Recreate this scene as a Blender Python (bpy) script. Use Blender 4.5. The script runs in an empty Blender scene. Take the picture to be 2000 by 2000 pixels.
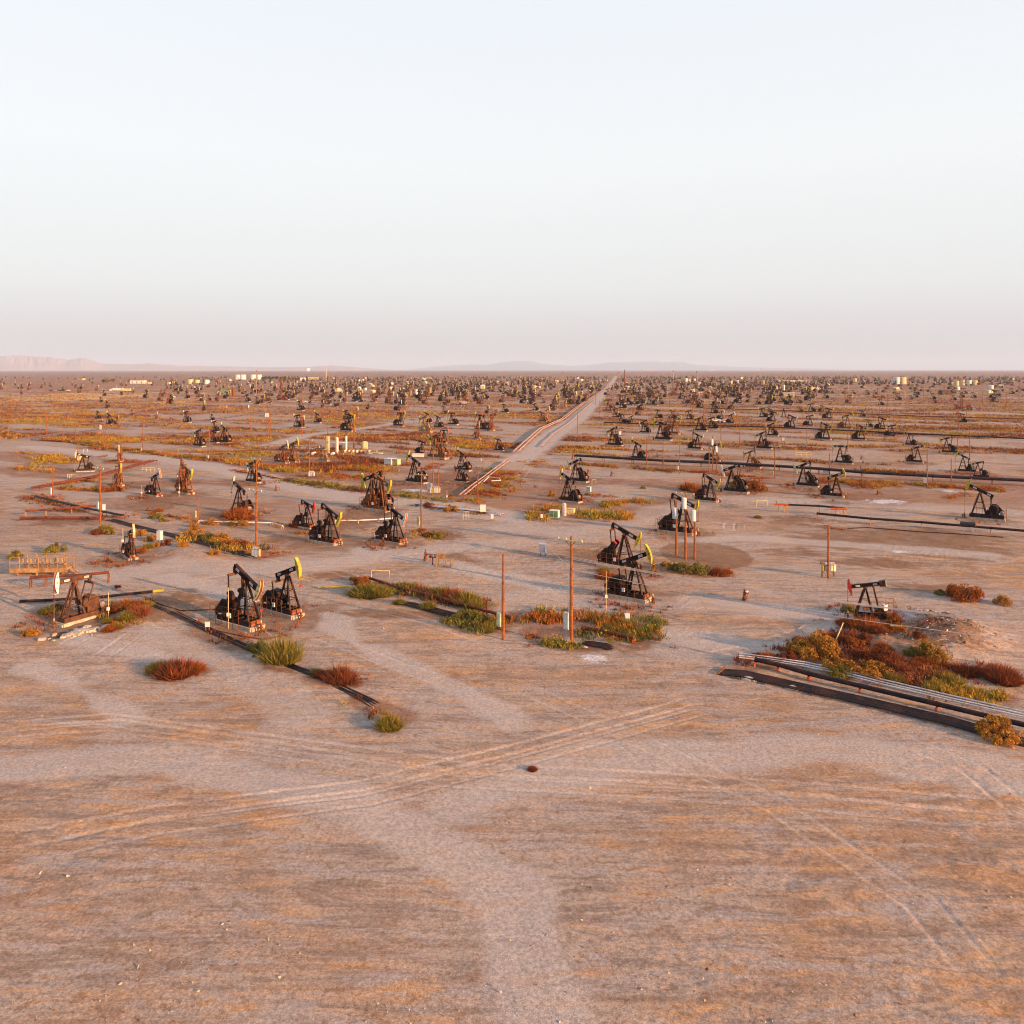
import bpy, math, random
import numpy as np
from mathutils import Vector, Matrix
R = math.radians
random.seed(7); rng = np.random.default_rng(11)
scene = bpy.context.scene
COL = scene.collection
H = 26.0; F = 1553.0; CX = 1000.0; YH = 722.0      # survey of the site: eye height, bearings
def G(px, py):
    """bearing / depression reading -> point on the ground plain"""
    Y = F * H / (py - YH)
    return ((px - CX) * Y / F, Y)
def mpp(py): return H / (py - YH)

# ------------------------------------------------------------------ noise
def _h(ix, iy, s):
    n = np.sin(ix * 127.1 + iy * 311.7 + s * 74.7) * 43758.5453
    return n - np.floor(n)
def vn(x, y, s=0):
    x = np.asarray(x, dtype=np.float64); y = np.asarray(y, dtype=np.float64)
    ix = np.floor(x); iy = np.floor(y); fx = x - ix; fy = y - iy
    fx = fx * fx * (3 - 2 * fx); fy = fy * fy * (3 - 2 * fy)
    a = _h(ix, iy, s); b = _h(ix + 1, iy, s); c = _h(ix, iy + 1, s); d = _h(ix + 1, iy + 1, s)
    return (a + (b - a) * fx) * (1 - fy) + (c + (d - c) * fx) * fy
def fbm(x, y, s=0, o=4):
    t = 0; a = .5; n = 0
    for k in range(o):
        t = t + a * vn(x * 2 ** k, y * 2 ** k, s + k * 13); n += a; a *= .5
    return t / n
def sm(a, b, x):
    t = np.clip((x - a) / (b - a), 0, 1); return t * t * (3 - 2 * t)

# mounds: (px, py, rx m, ry m, height, noise)
MOUNDS = [(1805,1215,5.5,2.4,.85),(1850,1240,4.5,3,1.25),(1735,1262,5.5,3.2,.8),(1880,1262,3,3,.7),(1690,1290,4,2,.3),
          (795,1050,4,2,.8),(350,1185,6,3,.45),(340,1170,4,1.5,.3),(190,1140,6,1.3,.5),(120,1150,4,1.3,.4),
          (360,1080,5,2,.5),(400,1092,5,1.4,.3),(260,1205,3.5,1.6,.5),(1060,1240,6,1.6,-.3),(560,1320,5,1.4,.3),
          (700,1215,6,1.5,.3),(830,1225,6,1.6,.25),(1470,1300,3,1,.25),(1360,1090,10,3,.12),(1620,1005,10,3,.2),(1530,1022,5,1.4,-.35)]
MW = [(*G(a, b), c, d, e) for a, b, c, d, e in MOUNDS]
def hgt(x, y):
    x = np.asarray(x, dtype=np.float64); y = np.asarray(y, dtype=np.float64)
    z = (fbm(x / 31, y / 31, 3, 3) - .5) * .5 + (fbm(x / 6, y / 6, 9, 3) - .5) * .12
    for mx, my, rx, ry, h in MW:
        ca, sa = math.cos(R(-33)), math.sin(R(-33))
        dx = x - mx; dy = y - my; u = (dx * ca + dy * sa) / rx; v = (-dx * sa + dy * ca) / ry
        z = z + h * np.exp(-(u * u + v * v)) * (.75 + .5 * fbm(x / 1.3, y / 1.3, 5, 3))
    return z
def gz(x, y): return float(hgt(x, y))

# ------------------------------------------------------------------ materials
def new_mat(name):
    m = bpy.data.materials.new(name); m.use_nodes = True
    nt = m.node_tree; b = nt.nodes['Principled BSDF']
    return m, nt, b
def nd(nt, t, **k):
    n = nt.nodes.new(t)
    for a, v in k.items(): setattr(n, a, v)
    return n
def mixc(nt, fac, a, b, mode='MIX'):
    n = nd(nt, 'ShaderNodeMix'); n.data_type = 'RGBA'; n.blend_type = mode
    for sock, v in ((0, fac), (6, a), (7, b)):
        if isinstance(v, (int, float)): n.inputs[sock].default_value = v
        elif isinstance(v, tuple): n.inputs[sock].default_value = (*v, 1) if len(v) == 3 else v
        else: nt.links.new(v, n.inputs[sock])
    return n.outputs[2]
def noise(nt, scale, detail=4, rough=.6, vec=None, dist=0):
    n = nd(nt, 'ShaderNodeTexNoise'); n.inputs['Scale'].default_value = scale
    n.inputs['Detail'].default_value = detail; n.inputs['Roughness'].default_value = rough
    n.inputs['Distortion'].default_value = dist
    if vec is not None: nt.links.new(vec, n.inputs['Vector'])
    return n.outputs['Fac']
def ramp(nt, fac, stops):
    n = nd(nt, 'ShaderNodeValToRGB'); e = n.color_ramp.elements
    while len(e) < len(stops): e.new(.5)
    for i, (p, c) in enumerate(stops):
        e[i].position = p; e[i].color = (*c, 1) if isinstance(c, tuple) else (c, c, c, 1)
    nt.links.new(fac, n.inputs['Fac']); return n.outputs['Color']
def weathered(name, base, worn, amt=.5, scale=3.0, rough=.6, metal=0.0, spec=.3):
    m, nt, b = new_mat(name)
    tc = nd(nt, 'ShaderNodeTexCoord')
    n1 = noise(nt, scale, 5, .65, tc.outputs['Object'])
    f = ramp(nt, n1, [(max(0, .62 - amt * .35), 0.0), (min(1, .8 - amt * .25), 1.0)])
    n2 = noise(nt, scale * 6, 3, .6, tc.outputs['Object'])
    c = mixc(nt, f, base, worn)
    v = ramp(nt, n2, [(0.3, .72), (.7, 1.15)])
    c = mixc(nt, 1.0, c, v, 'MULTIPLY')
    nt.links.new(c, b.inputs['Base Color'])
    b.inputs['Roughness'].default_value = rough; b.inputs['Metallic'].default_value = metal; b.inputs['Specular IOR Level'].default_value = spec
    return m
M = dict(
 black=weathered('black_paint', (.007,.007,.009), (.075,.026,.011), .52, 1.4, .6, 0, .12),
 rust=weathered('rusty_steel', (.085,.03,.013), (.22,.08,.028), .8, 2.0, .8, 0, .1),
 brown=weathered('brown_paint', (.045,.02,.013), (.11,.038,.014), .7, 1.5, .6),
 tanp=weathered('tan_paint', (.34,.205,.09), (.2,.085,.035), .6, 1.5, .6),
 yellow=weathered('yellow_green_paint', (.40,.36,.022), (.28,.15,.03), .5, 1.2, .5),
 cream=weathered('cream_paint', (.54,.46,.24), (.32,.14,.05), .45, 1.5, .55),
 palegreen=weathered('pale_green_paint', (.45,.50,.32), (.3,.2,.1), .4, 1.5, .55),
 white=weathered('white_paint', (.60,.585,.55), (.5,.36,.25), .25, 2, .5),
 red=weathered('red_paint', (.28,.016,.012), (.2,.04,.02), .4, 2, .5),
 orange=weathered('orange_red_paint', (.55,.09,.02), (.3,.06,.02), .4, 2, .55),
 wood=weathered('creosote_wood', (.27,.092,.03), (.14,.05,.022), .6, 2.2, .85, 0, .1),
 ribs=weathered('rib_pipe', (.03,.014,.012), (.10,.035,.018), .6, .8, .7, 0, .15),
 brick=weathered('brick_red_steel', (.20,.05,.025), (.12,.04,.02), .6, 1.0, .8, 0, .1),
 palewood=weathered('pale_timber', (.58,.46,.24), (.4,.25,.1), .4, 3, .8),
 conc=weathered('concrete', (.46,.39,.31), (.30,.23,.18), .6, 1.3, .9),
 pipeb=weathered('black_pipe', (.011,.008,.011), (.055,.02,.013), .5, .8, .55, 0, .15),
 piper=weathered('rusty_pipe', (.16,.042,.017), (.06,.02,.012), .6, .8, .7, 0, .15),
 pipep=weathered('pinkish_pipe', (.40,.25,.20), (.22,.1,.07), .5, .5, .6),
 pipew=weathered('silver_pipe', (.58,.55,.56), (.3,.2,.17), .4, .8, .4),
 grey=weathered('grey_cabinet', (.50,.52,.56), (.36,.33,.3), .3, 2, .45),
 blue=weathered('blue_grey_paint', (.28,.30,.42), (.2,.2,.25), .3, 2, .5),
 green=weathered('green_paint', (.12,.22,.12), (.1,.12,.08), .3, 2, .5),
 dark=weathered('dark_rubber', (.02,.02,.022), (.05,.04,.035), .4, 2, .7),
 glass=weathered('window_glass', (.03,.035,.05), (.05,.05,.06), .2, 2, .15),
 cable=weathered('weathered_cable', (.45,.40,.40), (.3,.25,.25), .4, .2, .5),
 steel=weathered('dull_steel', (.30,.26,.24), (.18,.09,.06), .5, 3, .5, .3),
)
# ------------------------------------------------------------------ mesh builder
class MB:
    def __init__(s): s.v = []; s.f = []; s.m = []; s.mats = []
    def mi(s, mat):
        if mat not in s.mats: s.mats.append(mat)
        return s.mats.index(mat)
    def add(s, vs, fs, mat):
        o = len(s.v); s.v += [tuple(p) for p in vs]; k = s.mi(mat)
        for f in fs: s.f.append(tuple(i + o for i in f)); s.m.append(k)
    def join(s, o):
        k = len(s.v); s.v += o.v
        for f, m in zip(o.f, o.m): s.f.append(tuple(i + k for i in f)); s.m.append(s.mi(o.mats[m]))
    def box(s, c, d, mat, rz=0):
        x, y, z = d[0] / 2, d[1] / 2, d[2] / 2; ca, sa = math.cos(rz), math.sin(rz)
        vs = []
        for k in (-z, z):
            for a, b in ((-x, -y), (x, -y), (x, y), (-x, y)):
                vs.append((c[0] + a * ca - b * sa, c[1] + a * sa + b * ca, c[2] + k))
        s.add(vs, [(0,3,2,1),(4,5,6,7),(0,1,5,4),(1,2,6,5),(2,3,7,6),(3,0,4,7)], mat)
    def bar(s, a, b, w, h, mat):
        a = Vector(a); b = Vector(b); d = (b - a)
        if d.length < 1e-6: return
        d.normalize(); up = Vector((0,0,1)) if abs(d.z) < .97 else Vector((1,0,0))
        r = d.cross(up).normalized(); u = r.cross(d).normalized(); vs = []
        for p in (a, b):
            for i, j in ((-1,-1),(1,-1),(1,1),(-1,1)): vs.append(p + r * (i * w / 2) + u * (j * h / 2))
        s.add(vs, [(0,1,2,3),(4,7,6,5),(0,4,5,1),(1,5,6,2),(2,6,7,3),(3,7,4,0)], mat)
    def cyl(s, a, b, r0, r1, mat, n=10, cap=True):
        a = Vector(a); b = Vector(b); d = (b - a)
        if d.length < 1e-6: return
        d.normalize(); up = Vector((0,0,1)) if abs(d.z) < .97 else Vector((1,0,0))
        r = d.cross(up).normalized(); u = r.cross(d).normalized(); vs = []
        for p, q in ((a, r0), (b, r1)):
            for i in range(n):
                t = 2 * math.pi * i / n; vs.append(p + r * (q * math.cos(t)) + u * (q * math.sin(t)))
        fs = [(i, (i + 1) % n, n + (i + 1) % n, n + i) for i in range(n)]
        if cap: fs += [tuple(range(n - 1, -1, -1)), tuple(range(n, 2 * n))]
        s.add(vs, fs, mat)
    def tube(s, pts, r, mat, n=8):
        for a, b in zip(pts[:-1], pts[1:]): s.cyl(a, b, r, r, mat, n)
    def prism(s, poly, y0, y1, mat):
        n = len(poly); vs = [(x, y0, z) for x, z in poly] + [(x, y1, z) for x, z in poly]
        fs = [tuple(range(n)), tuple(range(2 * n - 1, n - 1, -1))] + [(i, n + i, n + (i + 1) % n, (i + 1) % n) for i in range(n)]
        s.add(vs, fs, mat)
    def dome(s, c, r, hh, mat, n=12, k=4):
        vs = []; fs = []
        for j in range(k):
            t = j / k * math.pi / 2
            for i in range(n):
                a = 2 * math.pi * i / n
                vs.append((c[0] + r * math.cos(t) * math.cos(a), c[1] + r * math.cos(t) * math.sin(a), c[2] + hh * math.sin(t)))
        vs.append((c[0], c[1], c[2] + hh))
        for j in range(k - 1):
            for i in range(n): fs.append((j * n + i, j * n + (i + 1) % n, (j + 1) * n + (i + 1) % n, (j + 1) * n + i))
        for i in range(n): fs.append(((k - 1) * n + i, (k - 1) * n + (i + 1) % n, k * n))
        s.add(vs, fs, mat)
    def mesh(s, name):
        me = bpy.data.meshes.new(name); me.from_pydata(s.v, [], s.f)
        for m in s.mats: me.materials.append(M[m] if isinstance(m, str) else m)
        me.polygons.foreach_set('material_index', s.m); me.update()
        return me
def link(name, data, parent=None, loc=None, rz=0, sc=None):
    o = bpy.data.objects.new(name, data); COL.objects.link(o)
    if parent is not None: o.parent = parent
    if loc is not None: o.location = loc
    if rz: o.rotation_euler = (0, 0, rz)
    if sc: o.scale = (sc, sc, sc)
    return o
LABELS = {}
def tag(o, label=None, cat=None, group=None, kind=None):
    if label: o['label'] = label
    if cat: o['category'] = cat
    if group: o['group'] = group
    if kind: o['kind'] = kind
    return o
def thing(name, label, cat, x, y, rz=0, sc=None, group=None, z=None):
    o = link(name, None, None, (x, y, (gz(x, y) if z is None else z)), rz, sc); o.empty_display_size = .2
    return tag(o, label, cat, group)
def part(name, mb, parent):
    return link(name, mb if isinstance(mb, bpy.types.Mesh) else mb.mesh(name), parent)
def copy_tree(o, parent=None):
    c = o.copy(); COL.objects.link(c)
    if parent is not None: c.parent = parent
    for ch in list(o.children): copy_tree(ch, c)
    return c

# ------------------------------------------------------------------ pump jack
def rot(p, th):      # about pivot (0,4.4)
    c, s_ = math.cos(th), math.sin(th); return (p[0] * c - p[1] * s_, 4.4 + p[0] * s_ + p[1] * c)
def pump_geo(tilt, body='black', head='yellow', style='crank', detail=True, weight='round'):
    """ordered list of (part name, parent part index or None, MB)"""
    th = R(tilt); P = []
    def new(name, par=None):
        mb = MB(); P.append((name, par, mb)); return mb
    frame2 = 'rust' if body == 'black' and style == 'crank' else body
    c = new('concrete_base'); c.box((-1.0, 0, .1), (5.6, 1.9, .56), 'conc'); c.box((1.75, 0, .02), (.35, 1.6, .5), 'conc')
    sk = new('skid')
    for y in (-.68, .68): sk.box((-1.0, y, .62), (5.2, .16, .46), body)
    for x in (-3.3, -2.2, -.9, .2): sk.box((x, 0, .6), (.16, 1.2, .36), body)
    sk.box((1.5, 0, .62), (.14, 1.56, .5), 'rust' if body == 'black' else body)
    sk.box((1.585, 0, .52), (.03, 1.2, .12), 'orange' if body == 'black' else body)
    top = (0, 4.15)
    for (x, y, tx, ty) in ((1.25, -.66, .12, -.16), (1.25, .66, .12, .16), (-.95, -.6, -.12, -.14), (-.95, .6, -.12, .14)):
        l = new('leg'); l.bar((x, y, .85), (tx, ty, 4.15), .17, .2, body)
    for k in (.3, .58):
        br = new('cross_brace')
        x = 1.25 + (.12 - 1.25) * k; y = .66 + (.16 - .66) * k; z = .85 + 3.3 * k
        br.bar((x, -y, z), (x, y, z), .07, .09, body)
        x2 = -.95 + .83 * k; y2 = .6 - .46 * k; br.bar((x2, -y2, z), (x2, y2, z), .07, .09, body)
        br.bar((x, -y, z), (x2, -y2, z), .06, .07, body); br.bar((x, y, z), (x2, y2, z), .06, .07, body)
    sd = new('saddle_bearing'); sd.box((0, 0, 4.17), (.5, .46, .12), body); sd.cyl((0, -.3, 4.32), (0, .3, 4.32), .15, .15, 'rust' if body != 'tanp' else body, 10)
    if detail:
        ld = new('ladder')
        for y in (-.2, .2): ld.bar((1.5, y, .3), (.38, y * .9, 4.1), .035, .035, 'rust')
        for k in range(13):
            t = (k + .5) / 13; x = 1.5 - 1.12 * t; z = .3 + 3.8 * t; ld.bar((x, -.2, z), (x, .2, z), .03, .03, 'rust')
    bi = len(P); b = new('walking_beam')
    x0, x1 = -2.05, 1.93
    d0 = .3
    for (za, zb, w) in ((.06, .11, .34), (.11, .50, .12), (.50, .55, .34)):
        q = [rot((x0, za), th), rot((x1, za), th), rot((x1, zb), th), rot((x0, zb), th)]
        b.prism(q, -w / 2, w / 2, body)
    for x in (x0 + .02, -.4, .4, 1.0, x1 - .06):
        q = [rot((x - .03, .07), th), rot((x + .03, .07), th), rot((x + .03, .54), th), rot((x - .03, .54), th)]
        b.prism(q, -.155, .155, body)
    q = [rot((-.34, .0), th), rot((.34, .0), th), rot((.34, .2), th), rot((-.34, .2), th)]; b.prism(q, -.22, .22, body)
    if detail:
        for x, w in ((-1.35, .55), (.98, .6)):
            sp = new('sign_plate', bi)
            for sy in (-1, 1):
                q = [rot((x - w / 2, .2), th), rot((x + w / 2, .2), th), rot((x + w / 2, .42), th), rot((x - w / 2, .42), th)]
                sp.prism(q, sy * .16 - .012, sy * .16 + .012, 'white')
                for i in range(5):
                    xx = x - w / 2 + w * (.14 + .17 * i)
                    q = [rot((xx, .26), th), rot((xx + .05, .26), th), rot((xx + .05, .37), th), rot((xx, .37), th)]
                    sp.prism(q, sy * .176 - .003, sy * .176 + .003, 'black')
    # horse head
    hm = head if head != 'whitered' else 'white'; face = {'whitered': 'orange', 'creamred': 'rust'}.get(head, head)
    if head == 'creamred': hm = 'cream'
    hd = new('horse_head'); Rr = 2.35; a0, a1 = -31, 27
    arc = [(Rr * math.cos(R(a)), .3 + Rr * math.sin(R(a))) for a in np.linspace(a0, a1, 10)]
    inner = [(arc[-1][0] - .15, arc[-1][1] - .02), (1.95, .95), (1.86, .5), (1.86, .1), (1.9, -.45), (arc[0][0] - .09, arc[0][1])]
    poly = [rot(p, th) for p in arc + inner]
    for y0, y1 in ((-.21, -.16), (.16, .21)): hd.prism(poly, y0, y1, hm)
    arc2 = [rot((p[0] - .01, p[1]), th) for p in arc]; arc3 = [rot((p[0] - .09, p[1]), th) for p in arc]
    for i in range(len(arc) - 1): hd.prism([arc2[i], arc2[i + 1], arc3[i + 1], arc3[i]], -.19, .19, face)
    inn = [rot(p, th) for p in inner]
    for i in range(len(inn) - 1):
        a, bb = inn[i], inn[i + 1]; hd.bar((a[0] + .03, 0, a[1]), (bb[0] + .03, 0, bb[1]), .3, .05, hm)
    if detail:
        for k in (-.7, -.15, .45):
            w = [rot((2.08, .3 + k), th), rot((2.18, .36 + k), th), rot((2.17, .52 + k), th), rot((2.07, .48 + k), th)]
            for sy in (-1, 1): hd.prism(w, sy * .212 - .003, sy * .212 + .003, 'dark')
        hg = new('head_stop')
        tp = rot((Rr * math.cos(R(a0)), .3 + Rr * math.sin(R(a0))), th)
        for sy in (-1, 1): hg.bar((tp[0], sy * .24, tp[1] + .1), (tp[0] + .35, sy * .24, tp[1] + .02), .04, .04, hm)
        hg.bar((tp[0] + .35, -.24, tp[1] + .02), (tp[0] + .35, .24, tp[1] + .02), .04, .04, hm)
    tail = rot((-1.85, .0), th)
    if style == 'crank':
        e = new('equalizer'); ez = tail[1] - .36
        e.box((tail[0], 0, tail[1] - .12), (.3, .3, .42), body); e.bar((tail[0], -.86, ez), (tail[0], .86, ez), .24, .2, 'rust' if body == 'black' else body)
        zc = 2.05; xc = -2.05; r = 1.0; dz = max(-1, min(1, (tail[1] - 4.4) / .95))
        ph = math.acos(dz); pin = (xc + .85 * math.sin(ph), zc + .85 * math.cos(ph))
        for sy in (-1, 1):
            pm = new('pitman_arm'); pm.bar((tail[0], sy * .82, ez), (pin[0], sy * .82, pin[1]), .1, .12, body)
            pm.cyl((pin[0], sy * .74, pin[1]), (pin[0], sy * .9, pin[1]), .13, .13, body, 8)
        dirx, dirz = math.sin(ph), math.cos(ph)
        for sy in (-1, 1):
            ci = len(P); ca = new('crank_arm')
            ca.bar((xc - dirx * .3, sy * .66, zc - dirz * .3), (xc + dirx * 1.35, sy * .66, zc + dirz * 1.35), .14, .34, body)
            cw = new('counterweight', ci); q = []
            px, pz = -dirz, dirx
            if weight == 'round':
                for a in np.linspace(-100, 100, 11):
                    q.append((xc + dirx * (.95 + .52 * math.cos(R(a))) + px * .5 * math.sin(R(a)), zc + dirz * (.95 + .52 * math.cos(R(a))) + pz * .5 * math.sin(R(a))))
            else:
                for u, v in ((.35, -.36), (1.5, -.3), (1.62, 0), (1.5, .3), (.35, .36)):
                    q.append((xc + dirx * u + px * v, zc + dirz * u + pz * v))
            cw.prism(q, sy * .66 - .15, sy * .66 + .15, body)
            if weight != 'round':
                cw.prism([(xc + dirx * u + px * v, zc + dirz * u + pz * v) for u, v in ((1.5, -.3), (1.64, -.28), (1.64, .28), (1.5, .3))], sy * .66 - .21, sy * .66 + .21, 'red' if weight == 'redtip' else body)
        g = new('gearbox')
        g.prism([(-2.75, 1.45), (-1.4, 1.45), (-1.35, 2.0), (-1.6, 2.45), (-2.4, 2.5), (-2.75, 2.1)], -.42, .42, body)
        g.box((-2.05, 0, 1.15), (1.5, 1.0, .6), body); g.cyl((-2.05, -.62, 2.05), (-2.05, .62, 2.05), .14, .14, body, 10)
        gd = new('belt_guard')
        gd.prism([(-2.45, 2.55), (-1.8, 2.55), (-1.55, 2.15), (-1.65, 1.6), (-3.3, 1.0), (-3.6, 1.1), (-3.6, 1.4)], -1.02, -.9, body)
        gd.bar((-2.2, -.96, .85), (-2.2, -.96, 1.6), .08, .08, body); gd.bar((-3.4, -.96, .85), (-3.4, -.96, 1.1), .08, .08, body)
        mo = new('motor'); mo.cyl((-3.25, -.5, 1.25), (-3.25, .35, 1.25), .3, .3, 'steel' if detail else body, 12); mo.box((-3.25, 0, .93), (.5, .8, .12), body)
        if detail:
            gr = new('guard_rail')
            for z in (1.35, 1.95):
                gr.tube([(.6, -1.35, z), (-3.9, -1.35, z), (-3.9, 1.2, z), (-2.6, 1.2, z)], .022, 'rust', 5)
            for x in (.6, -.3, -1.2, -2.1, -3.0, -3.9): gr.cyl((x, -1.35, .02), (x, -1.35, 1.95), .025, .025, 'rust', 5)
            for p in ((-3.9, -.5), (-3.9, .35), (-3.9, 1.2), (-2.6, 1.2)): gr.cyl((p[0], p[1], .02), (p[0], p[1], 1.95), .025, .025, 'rust', 5)
            cb = new('control_box'); cb.box((-.9, -1.3, 1.25), (.34, .16, .42), 'grey')
    else:
        w = new('beam_weight'); q = [rot((-2.75, -.08), th), rot((-1.95, -.02), th), rot((-1.95, .6), th), rot((-2.75, .66), th)]
        w.prism(q, -.4, .4, body); q = [rot((-2.86, .0), th), rot((-2.75, .0), th), rot((-2.75, .62), th), rot((-2.86, .62), th)]; w.prism(q, -.36, .36, 'cream')
        mx = rot((-1.1, .02), th); e = new('equalizer'); e.bar((mx[0], -.7, mx[1] - .1), (mx[0], .7, mx[1] - .1), .2, .18, 'rust')
        for sy in (-1, 1):
            pm = new('pitman_arm'); pm.bar((mx[0], sy * .62, mx[1] - .1), (-1.75, sy * .62, 1.7), .1, .13, body)
        g = new('gearbox'); g.prism([(-2.9, .85), (-1.2, .85), (-1.3, 1.4), (-1.9, 1.9), (-2.3, 1.8)], -.4, .4, body)
        gr = new('guard_rail')
        for z in (1.4, 2.2, 2.9): gr.tube([(-.7, -1.1, z), (-3.9, -1.1, z), (-3.9, 1.1, z), (-.7, 1.1, z)], .028, 'rust', 5)
        for x in (-.7, -1.8, -2.9, -3.9):
            for y in (-1.1, 1.1): gr.cyl((x, y, .02), (x, y, 2.9), .03, .03, 'rust', 5)
    # bridle
    hx = Rr; htop = 4.4 + .3; low = rot((Rr * math.cos(R(a0)), .3 + Rr * math.sin(R(a0))), th)[1]
    cz = max(1.3, low - .75)
    bl = new('bridle_cable')
    for sy in (-.09, .09): bl.cyl((hx + .01, sy, 4.5), (hx + .01, sy, cz), .022, .022, 'rust', 5)
    bl.box((hx, 0, cz), (.14, .42, .14), 'red' if detail else body)
    pr = new('polished_rod'); pr.cyl((hx, 0, cz), (hx, 0, .9), .022, .022, 'steel', 5)
    wh = new('wellhead'); wh.cyl((hx, 0, -.1), (hx, 0, .75), .12, .12, 'rust', 8); wh.cyl((hx, 0, .3), (hx, 0, .38), .22, .22, 'rust', 8)
    wh.cyl((hx, 0, .72), (hx, 0, 1.0), .08, .08, 'cream', 8); wh.cyl((hx - .05, 0, .55), (hx + .35, -.35, .55), .07, .07, 'rust', 6)
    wh.cyl((hx + .35, -.35, -.1), (hx + .35, -.35, .62), .07, .07, 'rust', 6); wh.cyl((hx, .1, .58), (hx, .5, .58), .06, .06, 'rust', 6)
    return P
GEO = {}; LOW = {}
NH = 6.0     # nominal height of the model at mid stroke
def pump_full(key):
    if key in GEO: return copy_tree(GEO[key])
    tilt, body, head, style, weight = key
    root = link('pump_jack', None); root.empty_display_size = .3
    objs = []
    for name, par, mb in pump_geo(tilt, body, head, style, True, weight):
        o = link(name, mb.mesh(name), root if par is None else objs[par]); objs.append(o)
    GEO[key] = root
    return root
def pump_low(key, split=True):
    k = (key, split)
    if k in LOW: return copy_tree(LOW[k])
    tilt, body, head, style, weight = key; a = MB(); hh = MB()
    for name, par, mb in pump_geo(tilt, body, head, style, False, weight):
        (hh if (name == 'horse_head' and split) else a).join(mb)
    o = link('pump_jack', a.mesh('pump_jack'))
    if split: link('horse_head', hh.mesh('horse_head'), o)
    LOW[k] = o
    return o

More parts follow.
